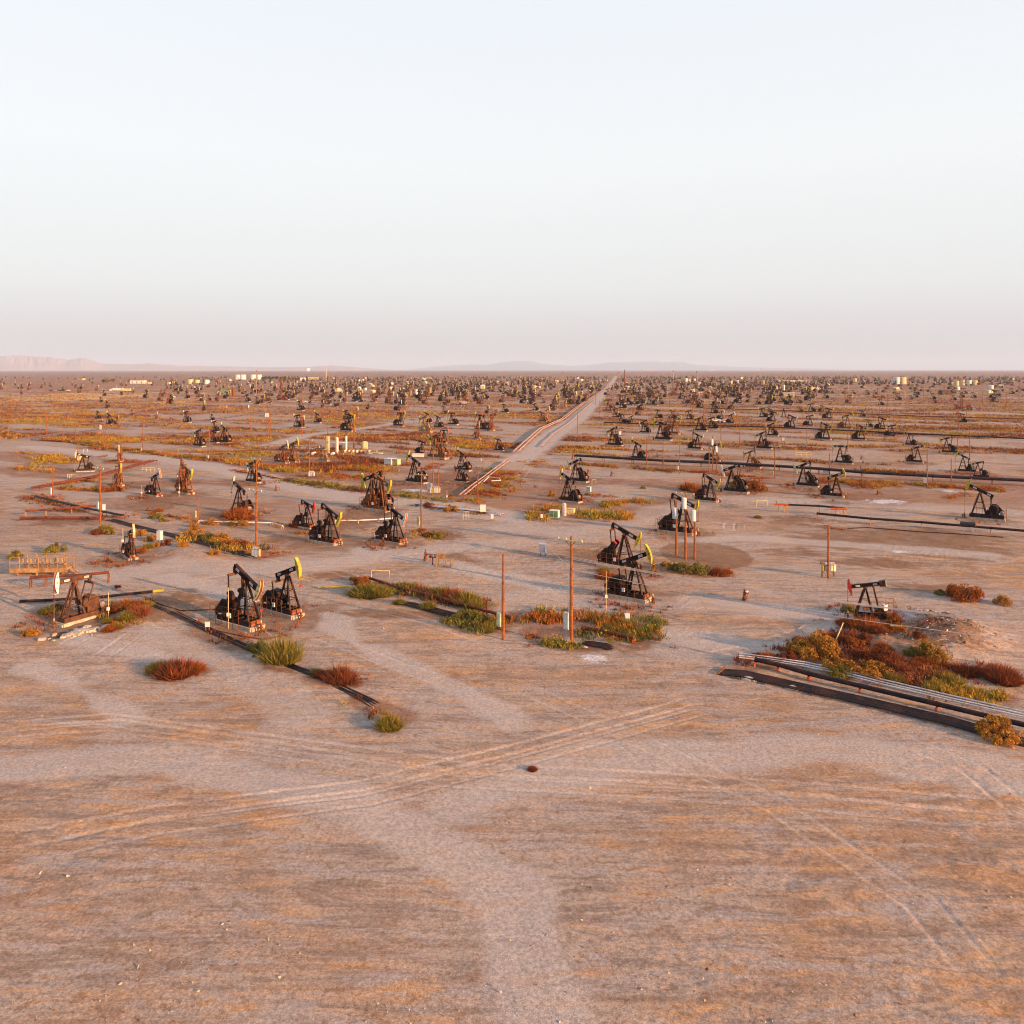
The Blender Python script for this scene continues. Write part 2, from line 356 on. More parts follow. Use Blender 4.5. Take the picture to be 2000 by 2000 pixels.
# x, y(base), height px, facing (R, L or heading deg), head, tilt, [body]
PJ = [
(480,1224,115,-33,'creamred',-26,'black','round'),(562,1202,110,-36,'yellow',20,'black','round'),(145,1214,100,240,'whitered',2,'brown','round'),
(1219,1108,84,-28,'yellow',-24,'black','redtip'),(1240,1170,106,-35,'yellow',22,'black','block'),(1690,1213,74,163,'red',-10,'black','beam'),
(1334,1044,76,-33,'yellow',-22,'black','block'),(1387,981,50,-33,'yellow',-24,'black','round'),(1429,963,52,146,'white',-20,'black','block'),
(1569,951,46,146,'palegreen',-22,'black','block'),(1633,972,52,-33,'yellow',20,'black','round'),(1108,980,57,140,'creamred',22,'black','block'),
(1124,941,43,146,'creamred',-22,'black','block'),(1242,896,38,146,'cream',22,'black','round'),(1196,870,35,146,'creamred',-24,'black','block'),
(1465,914,33,146,'yellow',-20,'rust','block'),(1396,902,37,-33,'yellow',12,'black','round'),(1362,878,31,-33,'cream',-22,'black','round'),
(1487,877,33,146,'palegreen',-22,'black','round'),(1505,852,24,146,'palegreen',-22,'black','round'),(1257,846,24,146,'white',-24,'black','round'),
(1290,860,38,146,'yellow',4,'black','round'),(1317,849,34,-33,'yellow',-8,'rust','round'),(1365,842,26,146,'yellow',-18,'black','round'),
(1389,838,22,146,'palegreen',-16,'black','round'),(1345,820,18,146,'yellow',-18,'black','round'),(1312,818,18,146,'yellow',14,'black','round'),
(1392,808,20,146,'yellow',20,'black','round'),(1403,798,14,-33,'white',14,'black','round'),(1430,800,15,-33,'cream',-18,'black','round'),
(1409,819,18,-33,'white',18,'black','round'),(1429,827,21,-33,'white',20,'black','block'),(1370,797,16,-33,'cream',-20,'black','round'),
(1362,784,14,-33,'cream',14,'black','round'),(1444,788,20,-33,'cream',10,'black','round'),(1488,816,18,146,'palegreen',-10,'black','round'),
(1502,811,16,146,'yellow',16,'black','round'),(1510,824,20,-33,'yellow',-14,'black','round'),(1547,837,25,-33,'cream',-20,'black','round'),
(1583,805,16,146,'yellow',-12,'black','round'),(1582,832,23,-33,'palegreen',8,'black','round'),(1562,805,11,146,'red',0,'black','round'),
(1479,790,13,146,'yellow',8,'black','round'),(1463,786,12,-33,'yellow',10,'black','round'),(1525,786,15,146,'yellow',-14,'black','round'),
(1541,788,13,146,'cream',-6,'black','round'),(1507,774,10,146,'cream',-10,'black','round'),(1407,779,12,-33,'yellow',-10,'black','round'),
(1613,860,32,-33,'yellow',-22,'black','round'),(1655,838,32,-33,'yellow',18,'rust','block'),(1682,860,29,-33,'yellow',-22,'black','block'),
(1723,839,23,-33,'cream',-16,'black','round'),(1742,852,25,-33,'yellow',14,'black','round'),(1775,870,27,146,'yellow',18,'black','round'),
(1792,904,36,-33,'yellow',16,'black','round'),(1641,906,37,146,'cream',0,'black','block'),(1849,885,30,146,'yellow',-16,'black','block'),
(1881,922,38,146,'yellow',22,'black','round'),(1910,932,30,146,'palegreen',-16,'black','round'),(1914,1014,74,146,'yellow',24,'black','round'),
(1619,818,20,-33,'palegreen',-14,'black','round'),(1695,834,16,146,'yellow',6,'black','round'),(1683,814,12,146,'red',10,'black','round'),
(1876,825,20,146,'red',10,'black','round'),(1752,782,13,146,'palegreen',-8,'black','round'),(1778,781,9,146,'cream',0,'black','round'),
(1787,777,12,146,'cream',14,'black','round'),(1820,780,14,146,'palegreen',12,'black','round'),(1861,782,12,146,'yellow',8,'black','round'),
(1900,777,12,146,'cream',12,'black','round'),(1718,792,13,146,'palegreen',-6,'black','round'),(1824,788,10,146,'cream',8,'black','round'),
(1606,804,12,-33,'cream',-14,'black','round'),(1693,771,9,146,'cream',-8,'black','round'),(1708,770,9,146,'cream',4,'black','round'),(1666,770,9,146,'cream',4,'black','round'),
(1033,790,14,146,'cream',10,'black','round'),(1044,802,14,146,'yellow',-18,'black','round'),(1060,787,11,146,'yellow',10,'rust','round'),
(1083,802,26,-60,'yellow',14,'brown','round'),(1088,790,18,-33,'cream',8,'black','round'),(1058,824,22,146,'yellow',16,'rust','round'),
(1069,823,27,-60,'yellow',16,'tanp','round'),(1121,790,26,-50,'palegreen',14,'rust','round'),(1105,796,12,-75,'cream',0,'tanp','round'),
(1102,778,13,146,'yellow',8,'black','round'),(1135,781,16,-60,'cream',10,'rust','round'),(1188,804,24,146,'yellow',-4,'rust','round'),
(1214,798,16,146,'cream',-14,'black','round'),(1213,828,22,146,'palegreen',14,'black','round'),(1233,829,18,-33,'yellow',18,'black','round'),
(1254,802,18,-33,'yellow',-18,'black','round'),(1249,811,14,-33,'rust',-10,'rust','round'),(1284,817,18,146,'yellow',8,'black','round'),
(1201,816,17,146,'palegreen',-14,'black','round'),(1210,792,14,-33,'cream',12,'black','round'),(1228,791,14,146,'cream',-10,'black','round'),
(1240,790,16,146,'yellow',12,'black','round'),(1268,791,18,146,'cream',-12,'black','round'),(1289,790,14,146,'yellow',8,'black','round'),
(304,969,49,-33,'whitered',22,'black','round'),(365,964,52,-40,'yellow',-22,'rust','round'),(356,940,46,-75,'brown',10,'rust','block'),
(161,922,38,200,'palegreen',14,'black','block'),(234,902,30,-70,'cream',-10,'rust','round'),(234,948,40,-55,'yellow',-10,'rust','round'),
(256,1090,62,-50,'cream',14,'black','round'),(466,1003,64,146,'palegreen',22,'black','round'),(491,942,40,146,'palegreen',-22,'black','round'),
(600,1030,49,-33,'red',-14,'black','round'),(644,1060,76,-33,'yellow',-26,'black','round'),(772,1060,72,-35,'whitered',-26,'black','round'),
(728,992,72,146,'yellow',-20,'black','round'),(744,997,66,-33,'yellow',-24,'rust','round'),(808,942,56,146,'yellow',24,'black','round'),
(898,941,31,146,'red',-16,'black','round'),(901,919,41,146,'yellow',24,'black','round'),(850,896,46,146,'yellow',-20,'rust','round'),
(824,887,24,-33,'red',-10,'black','round'),(867,866,28,-33,'orange',2,'black','round'),(934,858,32,-75,'tanp',10,'rust','round'),
(554,905,40,-33,'cream',20,'rust','round'),(573,903,44,-33,'yellow',20,'rust','round'),(630,901,26,146,'yellow',-6,'tanp','round'),
(437,865,36,146,'palegreen',22,'black','round'),(417,865,25,146,'red',12,'black','round'),(418,843,20,146,'palegreen',-10,'black','round'),
(386,872,32,146,'palegreen',-20,'black','round'),(683,843,34,-33,'yellow',-18,'black','round'),(697,816,20,-60,'palegreen',8,'rust','round'),
(703,785,12,146,'cream',16,'black','round'),(720,800,12,-33,'yellow',16,'black','round'),(763,789,22,-33,'cream',6,'rust','round'),
(779,803,20,-33,'palegreen',6,'black','round'),(783,833,28,-33,'yellow',0,'black','round'),(833,826,22,146,'yellow',20,'black','round'),
(828,844,30,146,'yellow',-16,'tanp','round'),(854,835,26,146,'palegreen',20,'black','round'),(882,830,25,146,'cream',0,'black','round'),
(866,809,17,146,'yellow',10,'brown','round'),(872,792,12,-33,'yellow',8,'rust','round'),(895,792,14,146,'cream',8,'rust','round'),
(937,840,32,146,'yellow',4,'black','round'),(953,808,15,-60,'cream',8,'black','round'),(969,813,14,-33,'cream',16,'rust','round'),
(984,806,18,146,'cream',10,'black','round'),(960,841,34,-75,'rust',6,'rust','round'),(896,781,14,-33,'cream',8,'black','round'),
(930,781,12,-33,'cream',10,'black','round'),(910,770,12,-33,'yellow',-8,'black','round'),(751,770,12,-33,'yellow',8,'rust','round'),
(733,778,11,146,'cream',8,'black','round'),(196,786,12,146,'cream',10,'black','round'),(208,797,16,146,'palegreen',16,'black','round'),
(190,819,18,146,'palegreen',10,'black','round'),(212,829,23,146,'palegreen',18,'black','round'),(229,829,11,-33,'yellow',12,'rust','round'),
(257,811,12,146,'cream',12,'rust','round'),(307,819,12,-60,'cream',8,'rust','round'),(363,825,21,146,'palegreen',-12,'black','round'),
(327,789,12,146,'palegreen',12,'black','round'),(261,769,11,-60,'cream',8,'brown','round'),(286,767,8,146,'yellow',8,'brown','round'),
(335,760,8,-33,'brown',8,'brown','round'),(399,804,20,-60,'palegreen',6,'black','round'),(413,821,13,146,'cream',14,'black','round'),
(407,783,13,146,'cream',8,'brown','round'),(479,776,13,146,'cream',10,'brown','round'),(493,770,10,-33,'cream',10,'brown','round'),
(501,790,17,146,'palegreen',20,'black','round'),(526,787,10,146,'yellow',-8,'rust','round'),(563,774,11,146,'cream',16,'black','round'),
(576,772,15,146,'cream',12,'brown','round'),(585,802,19,146,'palegreen',-8,'black','round'),(580,835,24,146,'palegreen',-8,'black','round'),
(592,835,22,-60,'cream',10,'black','round'),(631,797,14,-60,'cream',6,'black','round'),(618,826,22,146,'cream',18,'black','round'),
(653,795,15,146,'cream',10,'black','round'),(662,793,12,-33,'cream',6,'brown','round'),(675,820,18,146,'palegreen',-12,'black','round'),
(621,772,14,-33,'cream',12,'black','round'),(632,777,14,-60,'cream',6,'brown','round'),(655,771,11,-33,'yellow',-8,'black','round'),
(607,788,8,-33,'cream',6,'brown','round'),(608,775,10,146,'cream',8,'brown','round'),(972,880,26,146,'yellow',14,'black','round'),
]
PJ_LABEL = {0:'large black pump jack with cream and rust head down, left foreground, on pale concrete',
1:'black pump jack with yellow head raised, just behind the cream-headed one in left foreground',
2:'big rusty brown pump jack with white and red head on broken concrete, left front corner',
3:'rear pump jack of the overlapping right foreground pair, with red-tipped crank weights',
4:'front pump jack of the overlapping right foreground pair, yellow head raised over brick base',
5:'small low pump jack with red head and beam weight behind railing, right front corner',
6:'black pump jack with yellow head behind three poles carrying transformers',
9:'lone black pump jack with pale green head just before the long black pipeline',
10:'black pump jack with raised yellow head beside salty puddle, right middle ground',
11:'black pump jack with cream and red head lowered left, above white tanks and green weeds',
12:'black pump jack with cream head raised-tail, at the left end of the long black pipeline',
59:'black pump jack cut by the right picture edge, yellow lattice head hanging left',
100:'black pump jack with white and red head raised, left middle ground',
106:'dark pump jack with pale yellow head seen end-on among shrubs, left foreground',
107:'black pump jack with pale green head lowered left, beside the tallest left pole',
109:'pump jack with dark red head, rear left of a close pair',
110:'tall black pump jack with yellow head down, front of a close pair left of centre',
111:'black pump jack with white and orange-red head before a tall pole, left of centre',
112:'rear pump jack with yellow head to the left in the crowded twin left of centre',
113:'rusty front pump jack with yellow head to the right in the crowded twin'}
CN = {'creamred':'cream and red','whitered':'white and red','palegreen':'pale green','yellow':'yellow','cream':'cream','white':'white','red':'red','orange':'orange','brown':'brown','rust':'rusty','tanp':'tan'}
BN = {'black':'black','rust':'rusty','brown':'brown','tanp':'tan'}
def xz(px):
    for lim, t in ((180,'at left edge'),(300,'far left'),(420,'at left'),(560,'left of centre'),(700,'centre-left'),(850,'just left of centre'),(1000,'near centre'),(1150,'just right of centre'),(1300,'centre-right'),(1450,'right of centre'),(1600,'at right'),(1750,'far right'),(3000,'near right edge')):
        if px < lim: return t
def yz(py):
    for lim, t in ((775,'distant crowd'),(800,'far-off rows'),(825,'far rows'),(855,'mid-distance'),(900,'middle ground'),(960,'nearer middle'),(3000,'foreground')):
        if py < lim: return t
ORD = ['leftmost','second from left','third from left','fourth from left','fifth from left','sixth from left','seventh from left','eighth from left','ninth from left','tenth from left','eleventh from left','twelfth from left','thirteenth from left','fourteenth from left']
def uniq(items):
    """items: list of (obj, label, px); adds an order phrase to equal labels"""
    d = {}
    for o, l, px in items: d.setdefault(l, []).append((px, o))
    for l, v in d.items():
        v.sort(key=lambda t: t[0])
        for i, (px, o) in enumerate(v): o['label'] = l if len(v) == 1 else l + ', ' + ORD[i]
lab = []
PUMPXY = []
for i, row in enumerate(PJ):
    px, py, hp, hd, head, tilt, body, wt = row
    style = 'beam' if wt == 'beam' else 'crank'
    key = (tilt, body, head, style, 'round' if wt == 'beam' else wt)
    # height of the model in this pose
    top = 4.4 + max(2.05 * math.sin(R(-tilt)) + .5, 2.2 * math.sin(R(tilt + 27)) + .3)
    x, y = G(px, py); sc = hp * mpp(py) / top
    sc = max(.62, min(1.45, sc))
    o = pump_full(key) if hp >= 26 else pump_low(key)
    o.location = (x, y, gz(x, y) - .05); o.rotation_euler = (0, 0, R(hd)); o.scale = (sc * .97, sc * .97, sc * 1.04) if hp > 70 else (sc * .94, sc * .94, sc * 1.12)
    tag(o, 'x', 'pump jack', 'pump jacks across the oil field')
    PUMPXY.append((x, y))
    t = 'raised' if tilt > 5 else ('lowered' if tilt < -5 else 'level')
    face = 'front-facing' if hd in (-75, -70, -60, -50, -55) else ('right-facing' if hd < 90 else 'left-facing')
    l = PJ_LABEL.get(i) or f'{face} {BN[body]} pump jack, {CN[head]} head {t}, {yz(py)}, {xz(px)}'
    lab.append((o, l, px))
uniq(lab)
# far pump jacks too small to tell apart
def road_px(py):     # centre of the straight dirt road at a given reading
    return np.interp(py, [722, 745, 765, 790, 820, 850, 880], [1207, 1197, 1180, 1157, 1125, 1078, 1040])
far_keys = [(t, b, h, 'crank', 'round') for t, b, h in ((12,'black','cream'),(-14,'black','yellow'),(6,'rust','cream'),(-18,'black','palegreen'),(16,'brown','yellow'),(0,'brown','brown'),(-8,'rust','rust'))]
n_ind = 300 - len(PJ)
cand = []
while len(cand) < n_ind + 1700:
    px = rng.uniform(-30, 2030); py = 722 + 15 + rng.exponential(19)
    if py > 792: continue
    if px < 330 and rng.random() < .85: continue
    if 330 <= px < 560 and rng.random() < .45: continue
    if px > 1620 and py > 752 and rng.random() < .8: continue
    if abs(px - road_px(py)) < 5 + (py - 722) * .12: continue
    x, y = G(px, py)
    if min((px - a[0]) ** 2 + 6 * (py - a[1]) ** 2 for a in PJ) < 60: continue
    cand.append((px, py))
cand.sort(key=lambda t: -t[1])
for px, py in cand[:n_ind]:
    o = pump_low(random.choice(far_keys), False); x, y = G(px, py); s_ = random.uniform(.95, 1.25)
    o.location = (x, y, 0); o.rotation_euler = (0, 0, R(random.choice((-33, -33, 146, 146, -60)) + random.uniform(-6, 6))); o.scale = (s_ * .95, s_ * .95, s_ * 1.15)
    tag(o, 'tiny dark pump jack in the dense far belt of the oil field below the horizon', 'pump jack', 'tiny far pump jacks')
    PUMPXY.append((x, y))
simple = MB()
fs_src = {}
for k in far_keys[:6]:
    a = MB()
    for name, par, mb in pump_geo(*k[:3], k[3], False, k[4]):
        if name in ('leg', 'walking_beam', 'horse_head', 'gearbox', 'counterweight', 'skid', 'belt_guard', 'crank_arm', 'pitman_arm'): a.join(mb)
    fs_src[k] = a
for px, py in cand[n_ind:]:
    k = random.choice(list(fs_src)); a = fs_src[k]; x, y = G(px, py); an = R(random.choice((-33, 146, -60))); s_ = random.uniform(.95, 1.25)
    ca, sa = math.cos(an) * s_, math.sin(an) * s_
    o0 = len(simple.v); simple.v += [(x + vx * ca - vy * sa, y + vx * sa + vy * ca, vz * s_ * 1.15) for vx, vy, vz in a.v]
    for f, m in zip(a.f, a.m): simple.f.append(tuple(q + o0 for q in f)); simple.m.append(simple.mi(a.mats[m]))
tag(link('distant_pump_jacks', simple.mesh('distant_pump_jacks')), 'mass of hundreds of minute pump jacks fading toward the horizon', 'pump jacks', None, 'stuff')

# ------------------------------------------------------------------ utility poles
def pole(px, py, ytop, arm=0, tf=0, box=None, conduit=False, r=None, label=None, mat='wood'):
    x, y = G(px, py); h = (py - ytop) * mpp(py)
    r = r or max(.13, min(.2, h * .016))
    o = thing('utility_pole', 'x', 'utility pole', x, y, R(-33) if arm != 2 else R(15), None, 'utility poles over the oil field')
    a = MB(); a.cyl((0, 0, -.3), (0, 0, h), r, r * .68, mat, 8); part('shaft', a, o)
    if arm:
        b = MB(); z = h - .35; L = 1.35
        b.bar((-L, -r - .06, z), (L, -r - .06, z), .1, .13, 'palewood'); cr = part('crossarm', b, o)
        for k in (-L + .1, -.45, L - .1):
            c = MB(); c.cyl((k, -r - .06, z + .07), (k, -r - .06, z + .24), .05, .035, 'white', 6); link('insulator', c.mesh('insulator'), cr)
        c = MB(); c.bar((-.6, -r - .04, z), (0, -r, z - .55), .04, .04, 'rust'); c.bar((.6, -r - .04, z), (0, -r, z - .55), .04, .04, 'rust'); link('brace', c.mesh('brace'), cr)
    if tf:
        c = MB(); c.cyl((0, -.55, h - 2.3), (0, -.55, h - .9), .34, .34, 'grey', 12); c.dome((0, -.55, h - .9), .34, .15, 'grey')
        c.cyl((.1, -.55, h - .8), (.1, -.55, h - .45), .05, .04, 'steel', 6); c.box((0, -.28, h - 1.6), (.2, .3, .3), 'steel'); part('transformer', c, o)
    if conduit:
        c = MB(); c.cyl((-r - .06, -.05, 2.6), (-r - .06, -.05, h * .68), .05, .05, 'white', 6); c.cyl((-r - .2, -.1, 2.2), (-r - .06, -.05, 2.6), .05, .05, 'white', 6); part('conduit', c, o)
    if box:
        c = MB(); bw, bh, bz, bm = box
        c.box((-r - bw / 2, -.12, bz), (bw, .34, bh), bm); c.box((-r - bw / 2, -.3, bz), (bw * .8, .03, bh * .85), bm); part('meter_box', c, o)
    l = label or (('pole with crossarm ' if arm else ('pole with grey transformer ' if tf else ('pole with box at its foot ' if box else 'plain brown wooden pole '))) + f'{yz(py)}, {xz(px)}')
    POLES.append((o, l, px)); return o, x, y, h
POLES = []
for row in [
 (106,784,764),(147,867,811),(91,852,800),(123,866,830),(314,784,757),(326,805,758),(286,822,792),(350,803,784),(370,831,794),(268,795,777),(212,814,790),
 (206,873,826),(152,898,851),(381,806,783),(445,811,782),(458,795,763),(590,853,800),(630,822,790),(640,850,832),(508,795,770),(653,829,796),
 (413,893,866),(611,927,887),(691,876,800),(808,827,794),(707,827,793),(842,862,829),(861,875,836),(888,827,805),(907,809,795),(942,835,800),(934,800,780),
 (791,802,772),(836,809,778),(740,806,785),(1171,811,781),(1164,785,764),(1197,825,797),(1272,826,770),(1268,857,812),(1071,819,790),(1295,911,869),
 (1438,840,802),(1445,868,818),(1510,835,810),(1537,826,795),(1567,836,808),(1375,826,770),(1353,826,788),(1502,794,767),(1421,792,765),(1520,811,794),(1408,862,833),
 (1626,825,793),(1647,819,795),(1718,809,789),(1732,815,788),(1826,813,786),(1872,834,797),(1870,886,855),(1858,951,896),(933,984,920),(1128,847,802),(1263,910,855),
 (856,959,915),(1656,881,838),(1349,805,780),(1385,790,766),(1463,780,758),(1590,790,765),(1878,800,768),(1888,812,784),(960,815,790),(1308,800,770),(1415,783,760)]:
    pole(*row)
for row in [(489,842,802,1),(604,927,856,1),(501,985,893,1),(1745,827,805,1)]: pole(*row)
for row in [(199,871,826,0,1),(202,872,829,0,0),(487,813,788,0,1),(483,813,788),(521,840,803,0,1),(525,841,803,0,1),(528,856,803),(1385,925,865,0,0),(1392,921,852,0,1),(1400,920,866,0,1)]: pole(*row)
for row in [(279,883,823,0,0,(.6,1.0,.9,'grey')),(103,969,909,0,0,(.9,1.3,1.1,'white')),(386,1020,957,0,0,(.7,1.1,1.3,'cream')),(846,957,876,0,0,(1.2,1.3,.9,'grey')),(409,898,837,0,0,(1.0,1.0,.7,'white')),
            (943,903,863,0,0,(.8,.8,.7,'white')),(1327,926,870,0,0,(.5,.8,1.5,'white')),(1576,879,833,0,0,(.7,.9,1.6,'blue')),(1620,927,885,0,0,(1.4,.8,.6,'white')),
            (1811,952,876,0,0,(.7,1.1,1.5,'white')),(1894,898,842,0,0,(1.6,.9,.8,'white'))]: pole(*row)
pole(196,1023,912,1,0,(.6,1.2,3.0,'grey'),True,None,'tall pole with crossarm and grey boxes near the left edge')
pole(501,1088,953,1,0,None,True,None,'tallest left-hand pole with pale crossarm rising over the panel board')
pole(823,1031,922,1,0,(.6,1.4,1.2,'cream'),True,None,'pole with pale crossarm standing beside the white and red headed pump jack')
pole(1513,936,870,1,0,(.7,.9,1.3,'cream'),False,None,'pole with pale crossarm rising through the long black pipeline')
pole(983,1247,1081,0,0,(.45,1.3,1.9,'palegreen'),True,.15,'tall brown pole with green and white meter box near the picture centre')
p1 = pole(1116,1253,1041,1,0,(.55,1.6,2.3,'grey'),True,.175,'tall orange-brown pole with pale crossarm in weeds, right of centre foreground')
pole(1321,1086,981,0,1,None,False,.18,'left pole of the three carrying grey transformers')
pole(1339,1093,961,1,1,None,False,.19,'middle and tallest pole of the three carrying grey transformers')
pole(1357,1093,985,0,1,None,False,.18,'right pole of the three carrying grey transformers')
p3 = pole(1618,1130,1026,0,0,None,False,.16,'slim orange pole above a rack of coloured electrical boxes')
for px, py in [(rng.uniform(-20, 2020), 722 + 18 + rng.exponential(24)) for _ in range(190)]:
    if py > 800 or (px < 300 and py < 745): continue
    if abs(px - road_px(py)) < 6: continue
    x, y = G(px, py); h = random.uniform(8.5, 12)
    o = thing('utility_pole', 'thin brown pole sticking up in the far belt of pumps near the horizon', 'utility pole', x, y, 0, None, 'thin far poles')
    if 'FP' not in globals():
        a = MB(); a.cyl((0, 0, -.3), (0, 0, 1), .17, .12, 'wood', 6); FP = a.mesh('shaft')
    s_ = link('shaft', FP, o); s_.scale = (1, 1, h)
uniq(POLES)

# ------------------------------------------------------------------ pipelines
def P3(pts, z): 
    out = []
    for a, b in pts:
        x, y = G(a, b); out.append((x, y, gz(x, y) + z))
    return out
def resample(p, step):
    out = [Vector(p[0])]
    for a, b in zip(p[:-1], p[1:]):
        a = Vector(a); b = Vector(b); n = max(1, int((b - a).length / step))
        for k in range(1, n + 1): out.append(a.lerp(b, k / n))
    return out
def pipeline(name, label, pts, r, z, mat, offs=(0,), sup=None, supmat='rust', sag=0.0, endcap=None, wob=0.0):
    p = P3(pts, z); o = thing(name, label, 'pipeline', p[0][0], p[0][1], 0, None, None, z=0); base = Vector((p[0][0], p[0][1], 0))
    rp = resample(p, 9 if r > .1 else 4)
    for k, of in enumerate(offs):
        q = []
        for i, v in enumerate(rp):
            a = rp[max(0, i - 1)]; b = rp[min(len(rp) - 1, i + 1)]; d = (b - a); d.z = 0; d.normalize(); nrm = Vector((-d.y, d.x, 0))
            w = wob * (fbm(i * .35 + k * 7.3, k * 3.1, 2, 2) - .5) * 2
            zz = gz(v.x, v.y) + z if z < .25 else v.z
            w3 = v + nrm * (of + w) - base; w3.z = zz + (wob * .4 * (fbm(i * .4, k * 5.7, 4, 2) - .5))
            q.append(w3)
        if len(offs) > 4:
            q[0].z -= .22; q[-1].z -= .3
        mb = MB(); mb.tube(q, r * (.8 + .4 * ((k * 37) % 7) / 6 if len(offs) > 4 else 1), 'ribs' if (len(offs) > 4 and (k * 5) % 3 == 1) else mat, 8 if r > .08 else 6)
        if r > .15:
            for i in range(0, len(q) - 1, 1):
                d = (q[i + 1] - q[i]); 
                if d.length > 1: d.normalize(); mb.cyl(q[i] - d * .06, q[i] + d * .06, r * 1.18, r * 1.18, mat, 8)
        if endcap: mb.cyl(q[-1] - (q[-1] - q[-2]).normalized() * 1.1, q[-1] + (q[-1] - q[-2]).normalized() * .02, r * 1.06, r * 1.06, endcap, 8)
        part('pipe', mb, o)
    if sup:
        rs = resample(p, sup); w = max(offs) - min(offs) + r * 2 + .3
        for i, v in enumerate(rs[:90]):
            a = rs[max(0, i - 1)]; b = rs[min(len(rs) - 1, i + 1)]; d = (b - a); d.z = 0; d.normalize(); nrm = Vector((-d.y, d.x, 0))
            c = v - base; mo = (max(offs) + min(offs)) / 2; c = c + nrm * mo; mb = MB(); zt = v.z - r - .04; g = gz(v.x, v.y)
            mb.bar((*(c - nrm * w / 2).to_2d(), zt), (*(c + nrm * w / 2).to_2d(), zt), .12, .1, supmat)
            if z > .4:
                for sgn in (-1, 1):
                    e = c + nrm * sgn * w * .38; mb.bar((e.x, e.y, g - .2), (e.x, e.y, zt - .05), .1, .1, supmat)
            part('support', mb, o)
    return o
EQ = lambda n, s: tuple((k - (n - 1) / 2) * s for k in range(n))
pipeline('pipeline','long thick black twin pipeline crossing the right half on low trestles',[(1124,898),(1295,909),(1446,916),(1600,926),(1683,932),(1822,940),(2060,952)],.3,1.3,'pipeb',(-.5,.5),8)
pipeline('pipeline','black pipeline on yellow posts ending in a red valve, right middle ground',[(1532,1002),(1600,1006),(1650,1010)],.17,1.4,'pipeb',(0,),5,'tanp')
pipeline('pipeline','long black pipeline with a small horizontal vessel running off the right edge',[(1596,1014),(1700,1024),(1800,1031),(2080,1054)],.2,.95,'pipeb',(0,),7,'tanp')
pipeline('pipeline','thin dark ground pipe below the long black pipeline at right',[(1655,1033),(1690,1031),(1800,1040),(1960,1050)],.07,.1,'pipeb')
pipeline('pipeline','low dark pipeline between the far rows of pump jacks at right',[(1182,828),(1300,833),(1400,835),(1500,838),(1600,842),(1750,849),(2050,862)],.25,.8,'pipeb',(-.4,.4),14)
pipeline('pipeline','distant dark pipeline behind the salt-white building at right',[(1380,799),(1500,803),(1640,808),(1800,815),(2000,821)],.25,.7,'piper',(-.4,.4),20)
pipeline('pipeline','pair of pinkish pipes following the dirt road toward the horizon',[(1008,886),(1029,866),(1057,841),(1099,821),(1119,805),(1140,789),(1160,776),(1176,764),(1190,752)],.22,.9,'pipep',(-.7,.7),10,'rust')
pipeline('pipeline','outer pinkish pipe close to the dirt road',[(1058,873),(1082,848),(1120,822),(1142,800),(1164,782)],.16,.5,'pipep',(0,),12)
pipeline('pipeline','rusty pipe group running down to the left edge, left middle ground',[(70,958),(90,954),(189,935),(300,905)],.16,.8,'piper',(-.9,0,.9),7)
pipeline('pipeline','upper of two rust-red pipes at the left edge',[(50,1009),(90,1007),(140,1003),(195,999)],.17,1.0,'piper',(0,),6,'tanp')
pipeline('pipeline','lower, darker of two thick pipes at the left edge',[(40,1018),(90,1017),(203,1018)],.26,.45,'piper',(0,),6)
pipeline('pipeline','thin black pipe sloping down from the left edge',[(70,976),(90,980),(170,1001),(240,1016)],.13,.7,'pipeb',(-.2,.2),6)
pipeline('flowline_bundle','flat dark bundle of flowlines running under the tallest left pole',[(201,1013),(290,1036),(380,1058),(470,1080),(536,1096)],.055,.08,'pipeb',EQ(8,.2),None,wob=.16)
pipeline('pipeline','rust-red elevated pipe behind the brown pump jack in the left corner',[(60,1150),(90,1149),(150,1147),(212,1144)],.17,1.2,'piper',(0,),7)
pipeline('pipeline','black ground pipe with a yellow tip behind the brown pump jack',[(40,1178),(90,1176),(200,1170),(319,1164)],.16,.2,'pipeb',(0,),None,endcap='yellow')
pipeline('flowline_bundle','dark flowline bundle crossing the left foreground below the cream-headed pump jack',[(282,1176),(300,1188),(340,1204),(400,1228),(470,1258),(540,1290),(600,1315),(680,1350),(720,1368),(765,1390)],.045,.06,'pipeb',EQ(6,.14),None,wob=.22)
pipeline('pipeline','thin black hose curving from the yellow-tipped pipe to the cabinet pole',[(283,1172),(318,1190),(352,1200),(376,1200),(420,1197)],.05,.06,'pipeb')
pipeline('pipeline','thin black hose looped in front of the concrete base in left foreground',[(408,1230),(440,1236),(480,1244),(515,1249),(560,1240)],.05,.06,'piper')
pipeline('steel_beam','yellow painted beam lying on the ground right of the yellow-headed pump jack',[(621,1150),(650,1149),(682,1147)],.09,.2,'yellow')
pipeline('pipeline','dark rusty pipe running through weeds to the centre pole',[(721,1136),(770,1152),(830,1168),(890,1184),(945,1199),(1000,1213)],.17,.55,'piper',(0,),6)
pipeline('flowline_bundle','dark flat flowline bundle beside the weeds left of the centre pole',[(750,1168),(800,1180),(850,1192),(887,1201),(930,1214)],.055,.08,'pipeb',EQ(8,.2),None,wob=.14)
pipeline('pipeline','thin brown elevated pipe with a drop leg, left of centre middle ground',[(370,892),(440,890),(500,888),(527,887)],.13,1.3,'piper',(0,),8)
pipeline('pipeline','white pipe on short posts behind shrubs, left of centre',[(388,1024),(450,1026),(500,1026),(530,1026),(552,1031)],.1,.5,'pipew',(0,),4,'cream')
pipeline('pipeline','white pipe passing behind the pump jacks left of centre',[(655,1021),(700,1021),(740,1019),(776,1016)],.11,.5,'pipew',(0,),6,'cream')
